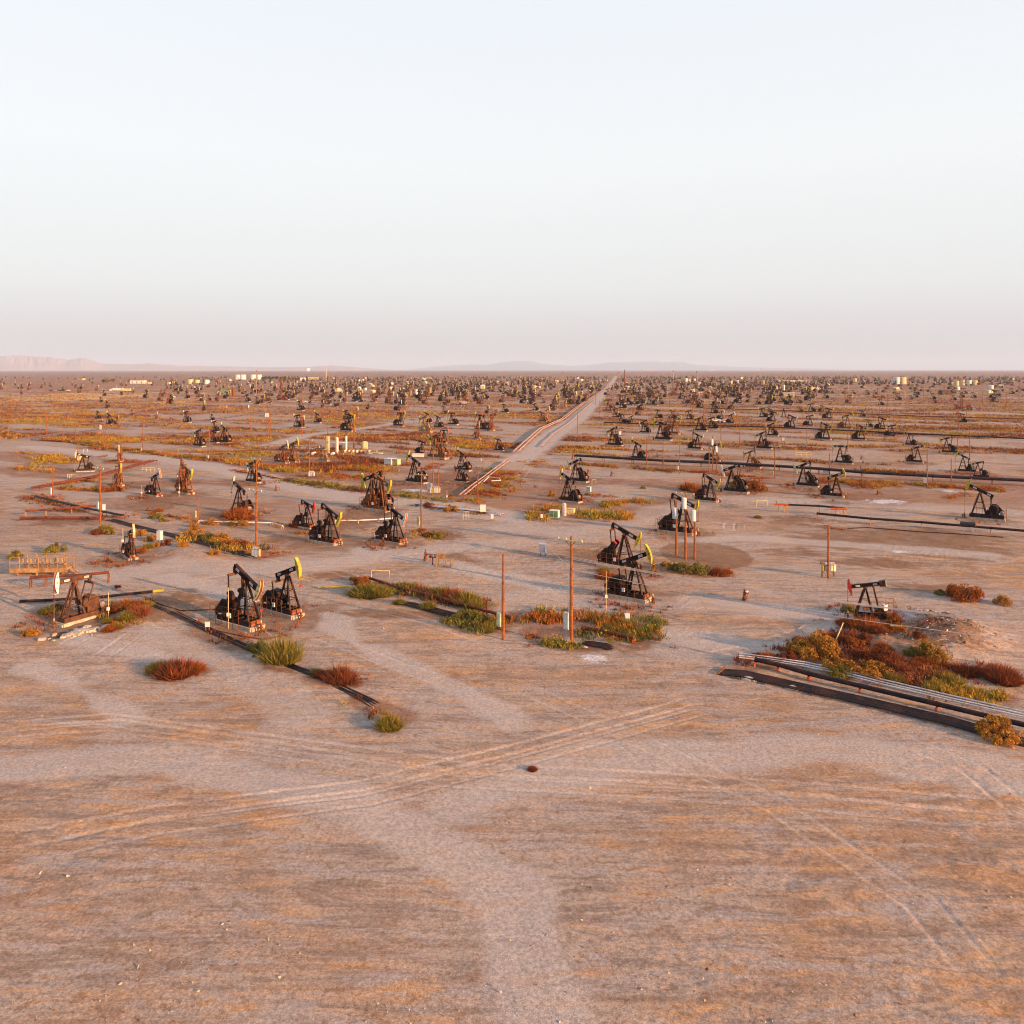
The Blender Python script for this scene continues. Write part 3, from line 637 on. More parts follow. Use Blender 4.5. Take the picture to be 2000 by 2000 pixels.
pipeline('pipeline','pair of pale steam pipes with expansion loops, running up the centre',[(903,971),(925,953),(945,938),(975,915),(992,903)],.13,.6,'pipep',(-.5,.5),7,'rust')
pipeline('expansion_loop','white pipe loop jutting sideways from the pale steam pipes',[(945,946),(955,937),(975,939),(978,944),(960,945)],.1,.7,'pipew')
pipeline('pipeline','thin pale pipe running right toward the white stacked box at centre',[(815,987),(850,992),(900,998),(950,1004),(980,1009)],.1,.4,'pipew',(-.3,.3),7)
pipeline('flowline_bundle','black ribbed flowline bundle at the bottom of the right foreground',[(1408,1311),(1450,1320),(1500,1332),(1590,1352),(1700,1377),(1850,1412),(2080,1468)],.06,.2,'pipeb',EQ(10,.165),4,'rust',wob=.05)
pipeline('pipeline','thick dark pipe beside silver lines in the right foreground',[(1476,1304),(1520,1313),(1580,1328),(1680,1352),(1830,1388),(2060,1442)],.2,.5,'pipeb',(0,),5,'orange')
pipeline('pipeline','silver pipes side by side below the orange shrubs in the right foreground',[(1443,1291),(1500,1296),(1570,1306),(1640,1320),(1720,1340),(1850,1370),(2060,1416)],.055,.35,'pipew',(-.5,0,.55),9)
pipeline('flowline_bundle','black flowline bundle in the weeds beside the tall foreground pole',[(1125,1247),(1150,1253),(1180,1259),(1215,1268)],.06,.1,'pipeb',EQ(8,.19),None,wob=.08)
pipeline('pipeline','thick brown pipe above the flowline bundle by the foreground pole',[(1138,1232),(1170,1238),(1205,1245),(1238,1252)],.2,.45,'piper',(0,),4,'orange')
pipeline('pipeline','rust pipe between far scrub patches at far left',[(60,860),(110,862),(200,876),(300,886)],.14,.3,'piper')
pipeline('pipeline','low rusty pipe along the weed strip left of centre',[(458,922),(520,932),(600,945),(700,958),(760,968)],.12,.3,'piper')
# small valves and vessels on the right pipelines
x, y = G(1891,1038); o = thing('separator_vessel','short dark horizontal vessel mounted on the right-hand black pipeline','vessel',x,y,R(-32))
a = MB(); a.cyl((-1,0,1.1),(1,0,1.1),.42,.42,'dark',14); a.cyl((-1.15,0,1.1),(-1,0,1.1),.3,.42,'dark',14); a.cyl((1,0,1.1),(1.15,0,1.1),.42,.3,'rust',14); part('shell',a,o)
a = MB(); a.box((-.6,0,.35),(.3,.7,.75),'pipew'); a.box((.6,0,.35),(.3,.7,.75),'pipew'); part('saddle',a,o)
for px, py, l in ((1640,1011,'red valve assembly at the end of the short black pipeline'),(1528,1002,'red end piece with fittings on the left tip of the short black pipeline')):
    x, y = G(px, py); o = thing('valve_station', l, 'valve', x, y, R(-20)); a = MB()
    a.cyl((-1.5,0,1.35),(1.1,0,1.5),.17,.17,'orange',10); a.cyl((-1.0,0,1.35),(-1.0,0,1.9),.06,.06,'rust',6); part('body',a,o)
    a = MB(); a.cyl((-1.0,0,1.88),(-1.0,0,1.93),.25,.25,'red',12); part('handwheel',a,o)
    a = MB(); a.cyl((-.6,0,-.2),(-.6,0,1.3),.09,.09,'tanp',6); a.cyl((.7,0,-.2),(.7,0,1.4),.09,.09,'tanp',6); part('post',a,o)

# ------------------------------------------------------------------ small equipment
def well(px, py, hp, label, col='rust', tee=True):
    x, y = G(px, py); h = hp * mpp(py); o = thing('wellhead', label, 'wellhead', x, y, random.uniform(-1, 1))
    a = MB(); a.cyl((0,0,-.1),(0,0,h*.35),.2,.2,col,10); a.cyl((0,0,h*.12),(0,0,h*.18),.32,.32,col,10); a.cyl((0,0,h*.35),(0,0,h),.09,.09,col,8)
    for k in (.38,.55,.72): a.cyl((0,0,h*k),(0,0,h*(k+.06)),.19,.19,col,10)
    a.dome((0,0,h),.12,.1,col,8,3); part('valve_stack',a,o)
    if tee:
        a = MB(); a.cyl((0,0,h*.62),(.75,0,h*.62),.06,.06,col,6); a.cyl((.75,0,h*.62),(.75,0,0),.05,.05,col,6); part('side_pipe',a,o)
        a = MB(); a.cyl((.3,-.3,h*.62),(.3,-.26,h*.62),.18,.18,'red',10); a.cyl((.3,-.28,h*.62),(.3,0,h*.62),.03,.03,'steel',6); part('handwheel',a,o)
    return o
for r_ in [(1454,1173,21,'lone rusty wellhead with a white tag in the open sand, right foreground'),(831,1095,22,'slim rusty wellhead left of the tan pipe stand'),
    (459,859,7,'small dark wellhead stub alone on the sand far left of centre'),(539,958,12,'short rusty wellhead post on open ground left of centre'),
    (1194,931,11,'short dark wellhead on open sand in front of the black pipeline, right of centre'),(1148,925,9,'yellow topped wellhead post beside the cream-headed pump jacks'),
    (1714,967,8,'tiny dark wellhead beside the salt-white puddle'),(1118,896,13,'dark stub post at the left end of the black pipeline'),(1682,898,8,'small dark wellhead on the ridge at right'),
    (1276,1116,22,'rusty wellhead assembly behind the right foreground pump pair'),(748,1063,14,'thin rusty valve post beside the white and orange headed pump jack'),(1159,891,9,'pale thin wellhead above the black pipeline start'),
    (720,860,7,'grey stub post beside small shrubs left of centre'),(1075,968,12,'dark wellhead among scrub left of the cream and red headed pump jack')]: well(*r_)
o_ = [t for t in bpy.data.objects if t.name.startswith('wellhead') and t.get('label','').startswith('lone rusty')][0]
a = MB(); a.box((.55,-.1,.75),(.5,.03,.42),'white'); part('tag_plate',a,o_)
def cabinet(px, py, w, h, z, label, mat='white', d=.4, rz=-33, panel=None, name='cabinet', n=2):
    x, y = G(px, py); o = thing(name, label, 'cabinet', x, y, R(rz)); a = MB(); a.box((0,0,z+h/2),(w,d,h),mat); part('body',a,o)
    a = MB()
    for k in range(n):
        cx = (k - (n - 1) / 2) * w / n; a.box((cx,-d/2-.012,z+h/2),(w/n*.86,.02,h*.86),panel or mat)
    part('door',a,o)
    a = MB(); a.box((0,0,z+h+.04),(w*1.08,d*1.2,.06),mat); part('lid',a,o)
    if z > .2:
        for sx in (-1,1):
            a = MB(); a.cyl((sx*w*.38,0,-.1),(sx*w*.38,0,z),.06,.06,'rust',6); part('leg',a,o)
    return o
cabinet(1060,1085,1.0,1.25,.45,'blue and white cabinet on posts alone by the left side of the right foreground','white',.5,-25,'blue')
cabinet(1150,964,.9,.95,.35,'blue-fronted white cabinet in weeds right of the cream-headed pump jack','white',.5,-30,'blue')
cabinet(1083,1011,1.6,1.2,0,'white equipment box with a green panel among weeds','white',1.0,-20,'green')
cabinet(1114,1006,1.5,1.1,0,'plain cream equipment box right of the white upright tank','cream',1.0,-20)
cabinet(312,1062,.75,1.3,.5,'white cabinet standing among round shrubs, left foreground','white',.5,-20)
cabinet(203,1000,.5,.95,.3,'grey and rust cabinet beside the tall left crossarm pole','grey',.4,20)
cabinet(943,1007,1.0,1.1,.7,'white louvred box on a post at the picture centre','white',.5,0,None,'cabinet',3)
cabinet(1225,1212,.5,.72,0,'small plain white box on sand behind the foreground weeds','white',.45,0,None,'cabinet',1)
cabinet(1728,1212,.5,.55,.45,'small white box on a bracket beside the red-headed small pump jack','white',.3,20,None,'cabinet',1)
cabinet(405,1233,.45,.42,.45,'small white sign box on a post by the flowline bundle','white',.12,0,None,'marker_sign',1)
cabinet(762,908,2.6,1.5,.2,'larger white equipment house with two doors, centre left middle ground','white',2.0,-33)
cabinet(774,909,2.0,1.6,.1,'cream equipment box in front of the larger white equipment house','cream',1.4,-33)
cabinet(817,895,3.4,.9,.3,'long low white box in front of the dark red pump skid','white',1.2,-10)
cabinet(155,901,1.0,1.2,.3,'pale cabinet in grass behind the pump jack at far left','cream',.7,-10)
cabinet(731,1051,.4,.5,.3,'tiny white box on a stub left of the orange-headed pump jack','white',.3,0,None,'cabinet',1)
cabinet(1058,1019,.4,.5,.6,'tiny white box on a post below the green weeds at centre right','white',.3,0,None,'cabinet',1)
cabinet(961,1018,.5,.7,.4,'small grey box on a post below the white louvred box','grey',.3,0,None,'cabinet',1)
cabinet(1211,852,.9,1.2,.5,'blue-grey cabinet right of the cream and red headed pump jack, far','grey',.5,0)
cabinet(1529,863,1.0,1.0,.3,'blue cabinet beside the far pale green headed pump jack','blue',.5,0)
# panel board under the tallest left pole
def board(px, py, w, zt, items, label, rz=0):
    x, y = G(px, py); o = thing('switchboard', label, 'electrical board', x, y, R(rz)); a = MB(); a.bar((-w/2,0,zt),(w/2,0,zt),.16,.14,'blue' if len(items) > 3 else 'grey')
    for sx in (-1,1): a.box((sx*w/2,0,zt),(.2,.22,.22),'rust')
    part('top_rail',a,o)
    for sx in (-.42,.42):
        a = MB(); a.cyl((sx*w,.1,-.2),(sx*w,.1,zt),.07,.07,'wood',6); part('post',a,o)
    for k,(m,h) in enumerate(items):
        cx = (k-(len(items)-1)/2)*w/len(items); a = MB(); a.box((cx,-.1,zt-.12-h/2),(w/len(items)*.72,.24,h),m); b = part('breaker_box',a,o)
        c = MB(); c.box((cx,-.235,zt-.22),(.14,.03,.12),'red'); link('switch',c.mesh('switch'),b)
        c = MB(); c.tube([(cx,-.1,zt-.12-h),(cx+.1,-.1,zt-.45-h),(cx+.3,-.05,zt-.6-h)],.02,'dark',5); link('cable',c.mesh('cable'),b)
    return o
board(1618,1128,1.9,1.75,[('yellow',.8),('white',.8),('blue',.85),('cream',.85),('white',.9)],'rack of yellow, white and blue electrical boxes at the foot of the slim orange pole',8)
board(501,1092,1.5,1.6,[('grey',1.0),('grey',1.1),('cream',1.0)],'grey panel board with three boxes at the foot of the tallest left pole',-25)
board(850,965,2.3,1.7,[('grey',1.3),('yellow',1.2),('grey',1.2),('white',1.2),('cream',1.2)],'row of grey and yellow electrical boxes under two poles, centre left',-10)
board(609,932,1.6,1.5,[('white',1.0),('grey',.9),('white',1.0)],'small board of white boxes at a pole foot in the weed strip',-5)
# pipe stands, racks, frames
def frame(px, py, w, h, label, mat='cream', rz=0, legs=2, name='guard_barrier'):
    x, y = G(px, py); o = thing(name, label, 'frame', x, y, R(rz)); a = MB(); a.bar((-w/2,0,h),(w/2,0,h),.09,.09,mat)
    if legs > 2: a.bar((-w/2,0,h*.5),(w/2,0,h*.5),.07,.07,mat)
    part('top_bar',a,o)
    for k in range(legs):
        a = MB(); xx = -w/2 + w*k/(legs-1); a.cyl((xx,0,-.15),(xx,0,h),.05,.05,mat,6); part('post',a,o)
frame(1488,992,2.0,1.25,'pale yellow pipe frame guarding a white stub, right of centre','cream',0)
frame(910,1015,1.0,1.4,'pale yellow ladder-like frame near the picture centre','cream',0,3)
frame(167,883,1.3,1.0,'grey goal-shaped frame behind the pump jack at far left','grey',0)
frame(290,921,3.4,1.0,'yellow pipe rail beside the rusty pipe group at left','cream',-5,4)
frame(140,935,2.0,1.2,'row of thin pale posts in grass at far left','cream',0,5)
frame(1570,892,4.6,1.2,'row of thin yellow posts on sand right of centre','cream',-5,4)
frame(743,1128,2.3,.95,'two short pale posts beside the orange bush, left of centre','cream',-5,2)
frame(676,890,5,.7,'low pale rail before the upright vessels','cream',-5,4)
frame(1160,946,.9,1.0,'small pale yellow frame right of two cream-headed pump jacks','cream',0)
x, y = G(951,1197); o = thing('insulator_rack','rusty T-shaped rack with six upright pegs left of the centre pole','rack',x,y,0)
a = MB(); a.cyl((0,0,-.2),(0,0,1.45),.08,.08,'piper',8); part('post',a,o); a = MB(); a.bar((-.5,0,1.5),(.5,0,1.5),.14,.14,'piper'); part('crossbar',a,o)
for k in range(6): a = MB(); a.cyl((-.45+k*.18,0,1.55),(-.45+k*.18,0,1.82),.025,.02,'piper',5); part('peg',a,o)
x, y = G(868,1106); o = thing('pipe_stand','tan steel table-like pipe stand with a back panel, centre foreground','pipe stand',x,y,R(-15))
a = MB(); a.box((-.45,.1,1.35),(1.0,.08,.7),'tanp'); part('back_panel',a,o)
a = MB(); a.bar((-1,-.35,.95),(1,-.35,.95),.08,.08,'tanp'); a.bar((-1,.45,.95),(1,.45,.95),.08,.08,'tanp'); a.bar((1,-.35,.95),(1,.45,.95),.08,.08,'tanp'); a.bar((-1,-.35,.95),(-1,.45,.95),.08,.08,'tanp'); part('top_frame',a,o)
a = MB(); a.bar((-1,-.35,.12),(1,-.35,.12),.06,.06,'tanp'); a.bar((-1,.45,.12),(1,.45,.12),.06,.06,'tanp'); part('bottom_rail',a,o)
for sx in (-1,0,1):
    for sy in (-.35,.45): a = MB(); a.bar((sx,sy,-.1),(sx,sy,1.0 if sx>-.5 else 1.75),.08,.08,'tanp'); part('leg',a,o)
x, y = G(845,1102); o = thing('valve_stand','rusty T-shaped valve stand between wellhead and tan pipe stand','valve',x,y,R(-10))
a = MB(); a.cyl((0,0,-.1),(0,0,.95),.09,.09,'piper',8); part('post',a,o); a = MB(); a.cyl((-.55,0,1.0),(.6,0,1.0),.1,.1,'piper',8); a.cyl((-.5,.2,1.22),(.4,.2,1.25),.08,.08,'piper',8); a.cyl((.1,0,1.0),(.1,0,1.3),.12,.12,'pipew',8); part('valve_body',a,o)
for s_ in (-1,1): a = MB(); a.cyl((s_*.4,0,1.0),(s_*.4,0,1.35),.02,.02,'steel',5); a.cyl((s_*.4,0,1.34),(s_*.4,0,1.37),.14,.14,'red',10); part('handwheel',a,o)
# yellow manifold skid at the left edge
x, y = G(104,1121); o = thing('manifold_skid','tan manifold platform with railing cut by the left picture edge','manifold',x,y,R(4))
a = MB(); a.box((-1.3,0,.75),(7,2.0,.28),'tanp'); a.box((-1.3,-1.02,.62),(7,.06,.5),'tanp'); part('platform',a,o)
for k in range(6):
    a = MB(); xx = 1.3 - k*.95; a.cyl((xx,.5,.9),(xx,-.5,1.5),.14,.14,'tanp',8); a.cyl((xx,-.5,1.5),(xx,-.5,2.0),.1,.1,'tanp',8); a.cyl((xx,.5,.9),(xx,.5,1.9),.1,.1,'steel',8); part('manifold_pipe',a,o)
a = MB()
for sy in (-.95,.95):
    for z in (1.5,2.3): a.cyl((-4.8,sy,z),(2.1,sy,z),.04,.04,'tanp',6)
    for k in range(7): a.cyl((2.1-k*1.15,sy,.8),(2.1-k*1.15,sy,2.3),.04,.04,'tanp',6)
for z in (1.5,2.3): a.cyl((2.1,-.95,z),(2.1,.95,z),.04,.04,'tanp',6)
part('railing',a,o)
a = MB(); a.bar((2.2,.4,.7),(3.0,.4,0),.1,.06,'tanp'); a.bar((2.2,-.4,.7),(3.0,-.4,0),.1,.06,'tanp')
for k in range(4): a.bar((2.3+.2*k,-.4,.6-.17*k),(2.3+.2*k,.4,.6-.17*k),.16,.04,'tanp')
for s_ in (-.4,.4): a.cyl((2.2,s_,2.3),(3.1,s_,1.1),.03,.03,'tanp',6); a.cyl((3.1,s_,0),(3.1,s_,1.1),.03,.03,'tanp',6)
part('stair',a,o)
for k in (-3.9,-1.6,.6,1.6):
    a = MB(); a.box((k,-.8,.25),(.16,.16,.9),'tanp'); a.box((k,.8,.25),(.16,.16,.9),'tanp'); part('leg',a,o)
# upright vessels / tanks
def vessel(px, py, hp, wp, label, mat='cream', name='vertical_tank', flat=False, ring=True):
    x, y = G(px, py); k = mpp(py); h = hp*k; r = wp*k/2; o = thing(name, label, 'tank', x, y, random.uniform(0,6), None, 'storage tanks' if flat else 'upright vessels')
    a = MB(); a.cyl((0,0,-.2),(0,0,h),r,r,mat,20)
    if ring:
        for q in (.33,.66,.99): a.cyl((0,0,h*q-.04),(0,0,h*q+.02),r*1.02,r*1.02,mat,20)
    part('shell',a,o); a = MB(); a.dome((0,0,h),r,h*.04 if flat else r*.5,mat,20,4); part('roof',a,o)
    a = MB()
    for s_ in (-.2,.2): a.cyl((r+.12,s_,0),(r+.12,s_,h+.6),.04,.04,'steel',5)
    for q in range(int(h/.5)): a.cyl((r+.12,-.2,q*.5),(r+.12,.2,q*.5),.03,.03,'steel',4)
    part('ladder',a,o); return o
vessel(640,887,34,8,'tallest cream upright vessel of the treating plant left of centre','cream')
vessel(658,885,30,6,'middle white upright vessel of the treating plant','white')
vessel(676,882,29,4,'slimmest white upright vessel of the treating plant','white')
vessel(712,877,12,13,'short wide cream tank at the right end of the treating plant','cream')
vessel(1102,1008,23,8,'white upright tank among weeds below the cream and red headed pump jack','white')
for px,py,hp,wp,l,m in [(372,749,8,11,'small cream tank left of its twin near the far left plant','cream'),(404,750,8,10,'lone small white tank right of the far twin tanks','white'),
    (385,748,6,10,'low cream tank behind the far left plant','cream'),(465,741,9,12,'left of two big white tanks by the tall flare mast','white'),(475,741,9,11,'second big white tank left of the tall flare mast','white'),
    (495,741,9,12,'big white tank directly behind the tall flare mast','white'),(506,741,9,10,'big white tank right of the tall flare mast, beside trees','white'),
    (1751,750,13,13,'blue-white half of the large tank pair at right','grey'),(1762,750,13,15,'large cream tank of the pair at right on the horizon belt','cream'),(1670,745,6,6,'single small cream tank left of the large tank pair','cream'),
    (1868,753,9,9,'first cream tank of the row at far right','cream'),(1880,753,10,8,'second cream tank of the row at far right','cream'),(1893,752,9,9,'white tank in the row at far right','white'),(1904,752,9,9,'last cream tank of the row at the right edge','cream'),
    (601,725,6,8,'white tank standing on the horizon left of centre','white'),(1340,745,6,6,'left white tank of a far pair right of centre','white'),(1346,745,5,5,'right white tank of a far pair right of centre','cream'),
    (1517,763,8,4,'left small cream vessel of three far right of centre','cream'),(1523,763,8,4,'middle small cream vessel of three far right of centre','cream'),(1531,762,10,4,'right small white vessel of three far right of centre','white'),
    (714,742,5,5,'tiny cream tank in the far belt left of centre','cream'),(702,745,4,4,'tiny white tank in the far belt left of centre','white'),
    (802,773,12,7,'pinkish vessel left in the far plant left of centre','tanp'),(813,773,12,6,'grey vessel in the far plant left of centre','grey'),(840,773,16,6,'tallest tan vessel in the far plant left of centre','tanp'),(1428,752,8,5,'tan tank behind the row of dark workover rigs','cream'),(1491,750,8,4,'cream vessel beside the steam plume','cream')]:
    vessel(px,py,hp,wp,l,m,'storage_tank',True,False)
x, y = G(456,774); o = thing('storage_tank','dark rust-red upright tank beside the green truck','tank',x,y); a = MB(); a.cyl((0,0,0),(0,0,6.2),1.5,1.5,'rust',16); part('shell',a,o); a = MB(); a.cyl((0,0,6.2),(0,0,6.4),1.6,1.6,'rust',16); part('roof',a,o)
# treating plant skid and pipe yard left of centre
x, y = G(625,892); o = thing('treating_skid','low steel treating skid with pipes and drums before the upright vessels','plant equipment',x,y,R(-10))
a = MB(); a.box((0,0,.3),(9,3,.4),'rust'); part('deck',a,o)
for k in range(5): a = MB(); a.cyl((-4+k*2,-1,1.0),(-4+k*2,1,1.0),.4,.4,('steel','white','rust','steel','grey')[k],12); part('drum',a,o)
a = MB(); a.tube([(-4.4,-1.3,1.8),(4.4,-1.3,1.8),(4.4,1.3,1.8),(-4.4,1.3,1.8),(-4.4,-1.3,1.8)],.07,'rust',6)
for k in range(5): a.cyl((-4.4+2.2*k,-1.3,.4),(-4.4+2.2*k,-1.3,1.8),.06,.06,'rust',6)
part('pipe_rail',a,o)
x, y = G(664,880); o = thing('equipment_shelter','small open shed between the upright vessels','shed',x,y,R(-20)); a = MB(); a.box((0,0,2.6),(4,2.6,.14),'white'); part('roof',a,o)
for sx in (-1.8,1.8):
    for sy in (-1.1,1.1): a = MB(); a.box((sx,sy,1.3),(.12,.12,2.6),'tanp'); part('post',a,o)
a = MB(); a.box((-.3,0,.9),(1.5,1.2,1.6),'dark'); part('pump_unit',a,o)
x, y = G(568,878); o = thing('pipe_yard','sunken yard of rusty railings and stacked pipes left of the upright vessels','pipe yard',x,y,R(-6))
for k in range(14): a = MB(); yy = -3.2+k*.5; a.cyl((-8,yy,.25+.15*(k%3)),(8,yy,.25+.15*(k%2)),.13,.13,('rust','steel','piper','grey')[k%4],6); part('pipe',a,o)
a = MB()
for z in (.7,1.2): a.tube([(-9,-4,z),(9,-4,z),(9,4,z),(-9,4,z),(-9,-4,z)],.05,'piper',5)
for k in range(13): a.cyl((-9+1.5*k,-4,0),(-9+1.5*k,-4,1.2),.05,.05,'piper',5); a.cyl((-9+1.5*k,4,0),(-9+1.5*k,4,1.2),.05,.05,'piper',5)
part('railing',a,o)
x, y = G(698,885); o = thing('pallet_stack','pale stacked drums and timber right of the upright vessels','stack',x,y,R(-8))
for k in range(7): a = MB(); a.cyl((-4+k*1.3,0,0),(-4+k*1.3,0,.9),.42,.42,('white','cream','grey')[k%3],12); part('drum',a,o)
for k in range(5): a = MB(); a.box((3.5+k*1.1,-1.2,.15),(1,1.6,.3),'palewood'); part('pallet',a,o)
# masts, stacks and derricks
def mast(px, py, ytop, label, mat='tanp', tip=None, r=.3, name='flare_stack'):
    x, y = G(px, py); h = (py-ytop)*mpp(py); o = thing(name, label, 'stack', x, y, 0, None, 'tall thin stacks on the horizon'); a = MB(); a.cyl((0,0,0),(0,0,h),r*1.3,r,mat,8); part('shaft',a,o)
    if tip: a = MB(); a.cyl((0,0,h),(0,0,h*1.06),r*2.4,r*1.6,tip,8); part('tip',a,o)
for q in [(637,742,718,'pale tall stack behind the white plant left of centre','cream',None,.7),(648,742,729,'short dark-topped stack beside the pale tall stack','tanp','red',.5),(1099,746,728,'tan stack with dark tip left of the dirt road','tanp','brown',.5),
    (1209,756,728,'slim stack with red tip just right of the dirt road','tanp','red',.45),(1220,762,722,'thick rust-red mast just right of the dirt road','brick',None,.45),(1361,758,727,'tan tall stack right of centre','tanp','rust',.5),(1485,734,718,'faint tall mast rising above the horizon','steel',None,.5),(501,770,726,'thin mast with a red ball top left of centre','steel','red',.25),(1315,772,726,'thin mast with red ball beside the dark derrick','steel','red',.25)]: mast(*q)
def derrick(px, py, ytop, label, mat='rust', w=1.5):
    x, y = G(px, py); h = (py-ytop)*mpp(py); o = thing('workover_rig', label, 'derrick', x, y, R(-20), None, 'derricks standing above the far field'); a = MB(); b = MB()
    for sx in (-1,1):
        for sy in (-1,1): a.bar((sx*w/2,sy*w/2,0),(sx*w*.28,sy*w*.28,h),.2,.2,mat)
    part('mast_leg_frame',a,o); n = max(4,int(h/1.6))
    for k in range(n):
        t0 = k/n; t1 = (k+1)/n; w0 = w/2-(w*.22)*t0; w1 = w/2-(w*.22)*t1
        for s in (-1,1): b.bar((-w0,s*w0,h*t0),(w1,s*w1,h*t1),.1,.1,mat); b.bar((s*w0,-w0,h*t0),(s*w1,w1,h*t1),.1,.1,mat)
    part('lattice',b,o); a = MB(); a.box((0,0,h),(w*.8,w*.8,.5),mat); part('crown_block',a,o)
    a = MB(); a.box((1.5,0,1.4),(9,2.2,.7),mat); a.box((-3,0,2.3),(2.2,2,1.5),mat); a.box((4,0,2.2),(2.4,2.1,1.2),mat); part('carrier',a,o)
    for sx in (-4,-2.5,2.5,4.5): a = MB(); a.cyl((sx+1,-1.15,.6),(sx+1,1.15,.6),.55,.55,'dark',12); part('wheel',a,o)
derrick(549,781,739,'tall rust-red workover derrick on its carrier, left of centre','brick',1.6)
derrick(499,764,739,'pale brown derrick in front of the white tanks, left of centre','tanp',1.4)
derrick(1314,773,741,'tall dark derrick right of centre above the far pumps','rust',1.5)
derrick(1878,799,770,'reddish derrick at far right','brick',1.3)
derrick(1714,778,758,'orange leaning-looking derrick at right','brick',1.0)
for i,px in enumerate((1410,1421,1431,1441,1451,1463,1474,1485,1495,1506)): derrick(px,761+random.uniform(-1,1.5),761-random.choice((10,12,17,18)),f'dark stubby derrick, {ORD[i] if i<9 else "rightmost"} in the row of ten far rigs','brown',2.6)
# A-frame without beam
x, y = G(1531,815); o = thing('dismantled_pump_jack','bare black A-frame of a dismantled pump beside a yellow-headed pump jack','frame',x,y,R(146)); a = MB()
for sx,sy in ((1.2,.6),(1.2,-.6),(-.9,.6),(-.9,-.6)): a.bar((sx,sy,.3),(0,0,5),.2,.2,'black')
part('samson_post',a,o); a = MB(); a.box((-.5,0,.2),(5,1.4,.3),'black'); part('skid',a,o)
# buildings and vehicles
def building(px, py, wp, hp, label, mat='white', roof='white', depth=8, rz=0, gable=False):
    x, y = G(px, py); k = mpp(py); w = wp*k; h = hp*k; o = thing('industrial_building', label, 'building', x, y, R(rz)); a = MB(); a.box((0,0,h/2),(w,depth,h),mat); part('wall',a,o); a = MB()
    if gable:
        a.add([(-w/2-.3,-depth/2-.3,h),(w/2+.3,-depth/2-.3,h),(w/2+.3,depth/2+.3,h),(-w/2-.3,depth/2+.3,h),(-w/2-.3,0,h*1.35),(w/2+.3,0,h*1.35)],[(0,1,5,4),(2,3,4,5),(0,4,3),(1,2,5),(0,3,2,1)],roof)
    else: a.box((0,0,h+.12),(w+.5,depth+.5,.25),roof)
    part('roof',a,o)
    for q in range(max(1,int(w/7))):
        xx = -w/2 + (q+.5)*w/max(1,int(w/7)); a = MB(); a.box((xx,-depth/2-.03,h*.45),(1.8,.06,h*.45),'glass'); part('window' if q%2 else 'door',a,o)
building(270,749,28,6,'long white building with blue windows at far left','white','cream',10,-4)
building(289,750,12,3,'low cream annex right of the long white far building','cream','white',6)
building(160,742,10,3,'small gabled house on the plain at far left','cream','brown',9,-20,True)
building(612,742,18,5,'wide cream building beside dark trees left of centre','cream','cream',14)
building(592,743,10,4,'small white gabled building among trees left of centre','white','white',8,0,True)
building(1541,774,22,7,'blue-white and cream long shed in the far right-centre field','cream','white',8,-20)
building(1590,761,18,4,'low cream building strip right of the far vessels','cream','white',8)
building(1270,723.9,16,2.5,'cream building sitting on the horizon right of the road','cream','cream',60)
building(1391,724.2,8,2,'small white block on the horizon right of centre','white','white',60)
building(1845,771,17,7,'dark brown shed with sloping roof at far right','brown','brown',8,0,True)
building(1170,744,10,2.2,'low blue-roofed building left of the dirt road','blue','blue',8)
building(1184,744,6,2,'low white building next to the blue-roofed one','white','white',8)
building(1547,745,56,1.6,'very long thin white shed in the far belt right of centre','white','white',6)
building(823,739,40,1.4,'long thin pale wall of sheds below the plain left of centre','cream','cream',6)
building(1368,770,12,4,'pinkish flat building in the crowd right of centre','tanp','white',6)
def truck(px, py, L, label, cab='white', body='white', trailer=True, rz=0, hh=2.7):
    x, y = G(px, py); o = thing('tanker_truck' if trailer else 'parked_pickup', label, 'truck' if trailer else 'pickup', x, y, R(rz)); a = MB()
    if trailer:
        a.box((L*.1,0,1.0+hh/2),(L*.78,2.4,hh),body); part('trailer',a,o); a = MB(); a.box((-L*.42,0,1.7),(2.2,2.3,2.2),cab); a.box((-L*.42-1.4,0,1.1),(.9,2.2,1.0),cab); part('cab',a,o)
        a = MB(); a.box((-L*.42-1.11,0,2.3),(.05,1.9,.8),'glass'); part('windscreen',a,o); ws = (-L*.45,-L*.2,L*.3,L*.4)
    else:
        a.box((0,0,.8),(5,1.9,.6),body); a.prism([(-1.3,1.1),(1.1,1.1),(.7,1.75),(-.8,1.75)],-.85,.85,cab); part('body',a,o); ws = (-1.6,1.5); a = MB(); a.prism([(-1.22,1.15),(1.0,1.15),(.66,1.65),(-.76,1.65)],-.87,.87,'glass'); part('window',a,o)
    for wx in ws:
        for sy in (-1,1): a = MB(); a.cyl((wx,sy*.95-.12,.45),(wx,sy*.95+.12,.45),.45,.45,'dark',12); part('wheel',a,o)
truck(228,764,16,'white articulated truck on the paved road at far left','white','white')
truck(247,765,10,'cream box trailer directly behind the white far truck','cream','cream')
truck(438,769,13,'dark green truck beside the rust-red tank','white','green')
for i,(px,m) in enumerate(((100,'dark'),(108,'blue'),(117,'dark'),(126,'blue'),(133,'white'))): truck(px,764,5,('dark','blue','black','dark blue','white')[i]+f' pickup, {ORD[i]} in the line parked on the far left road',m,m,False,0)
truck(337,777,5,'single pale blue pickup on the sand at far left','grey','grey',False)
truck(594,787,5,'pale blue pickup parked near the far pumps left of centre','white','grey',False)
truck(904,791,6,'blue container-like truck box in the far rows near centre','blue','blue',True,0,1.6)
truck(1397,824,5,'white pickup half hidden under pumps right of centre','white','white',False)
truck(1416,826,5,'white service pickup between pumps right of centre','white','white',False,-10)
x, y = G(308,803)
cabinet(436,798,5,2,.2,'pale tan tank trailer at left in the far scrub','tanp',2,-5)

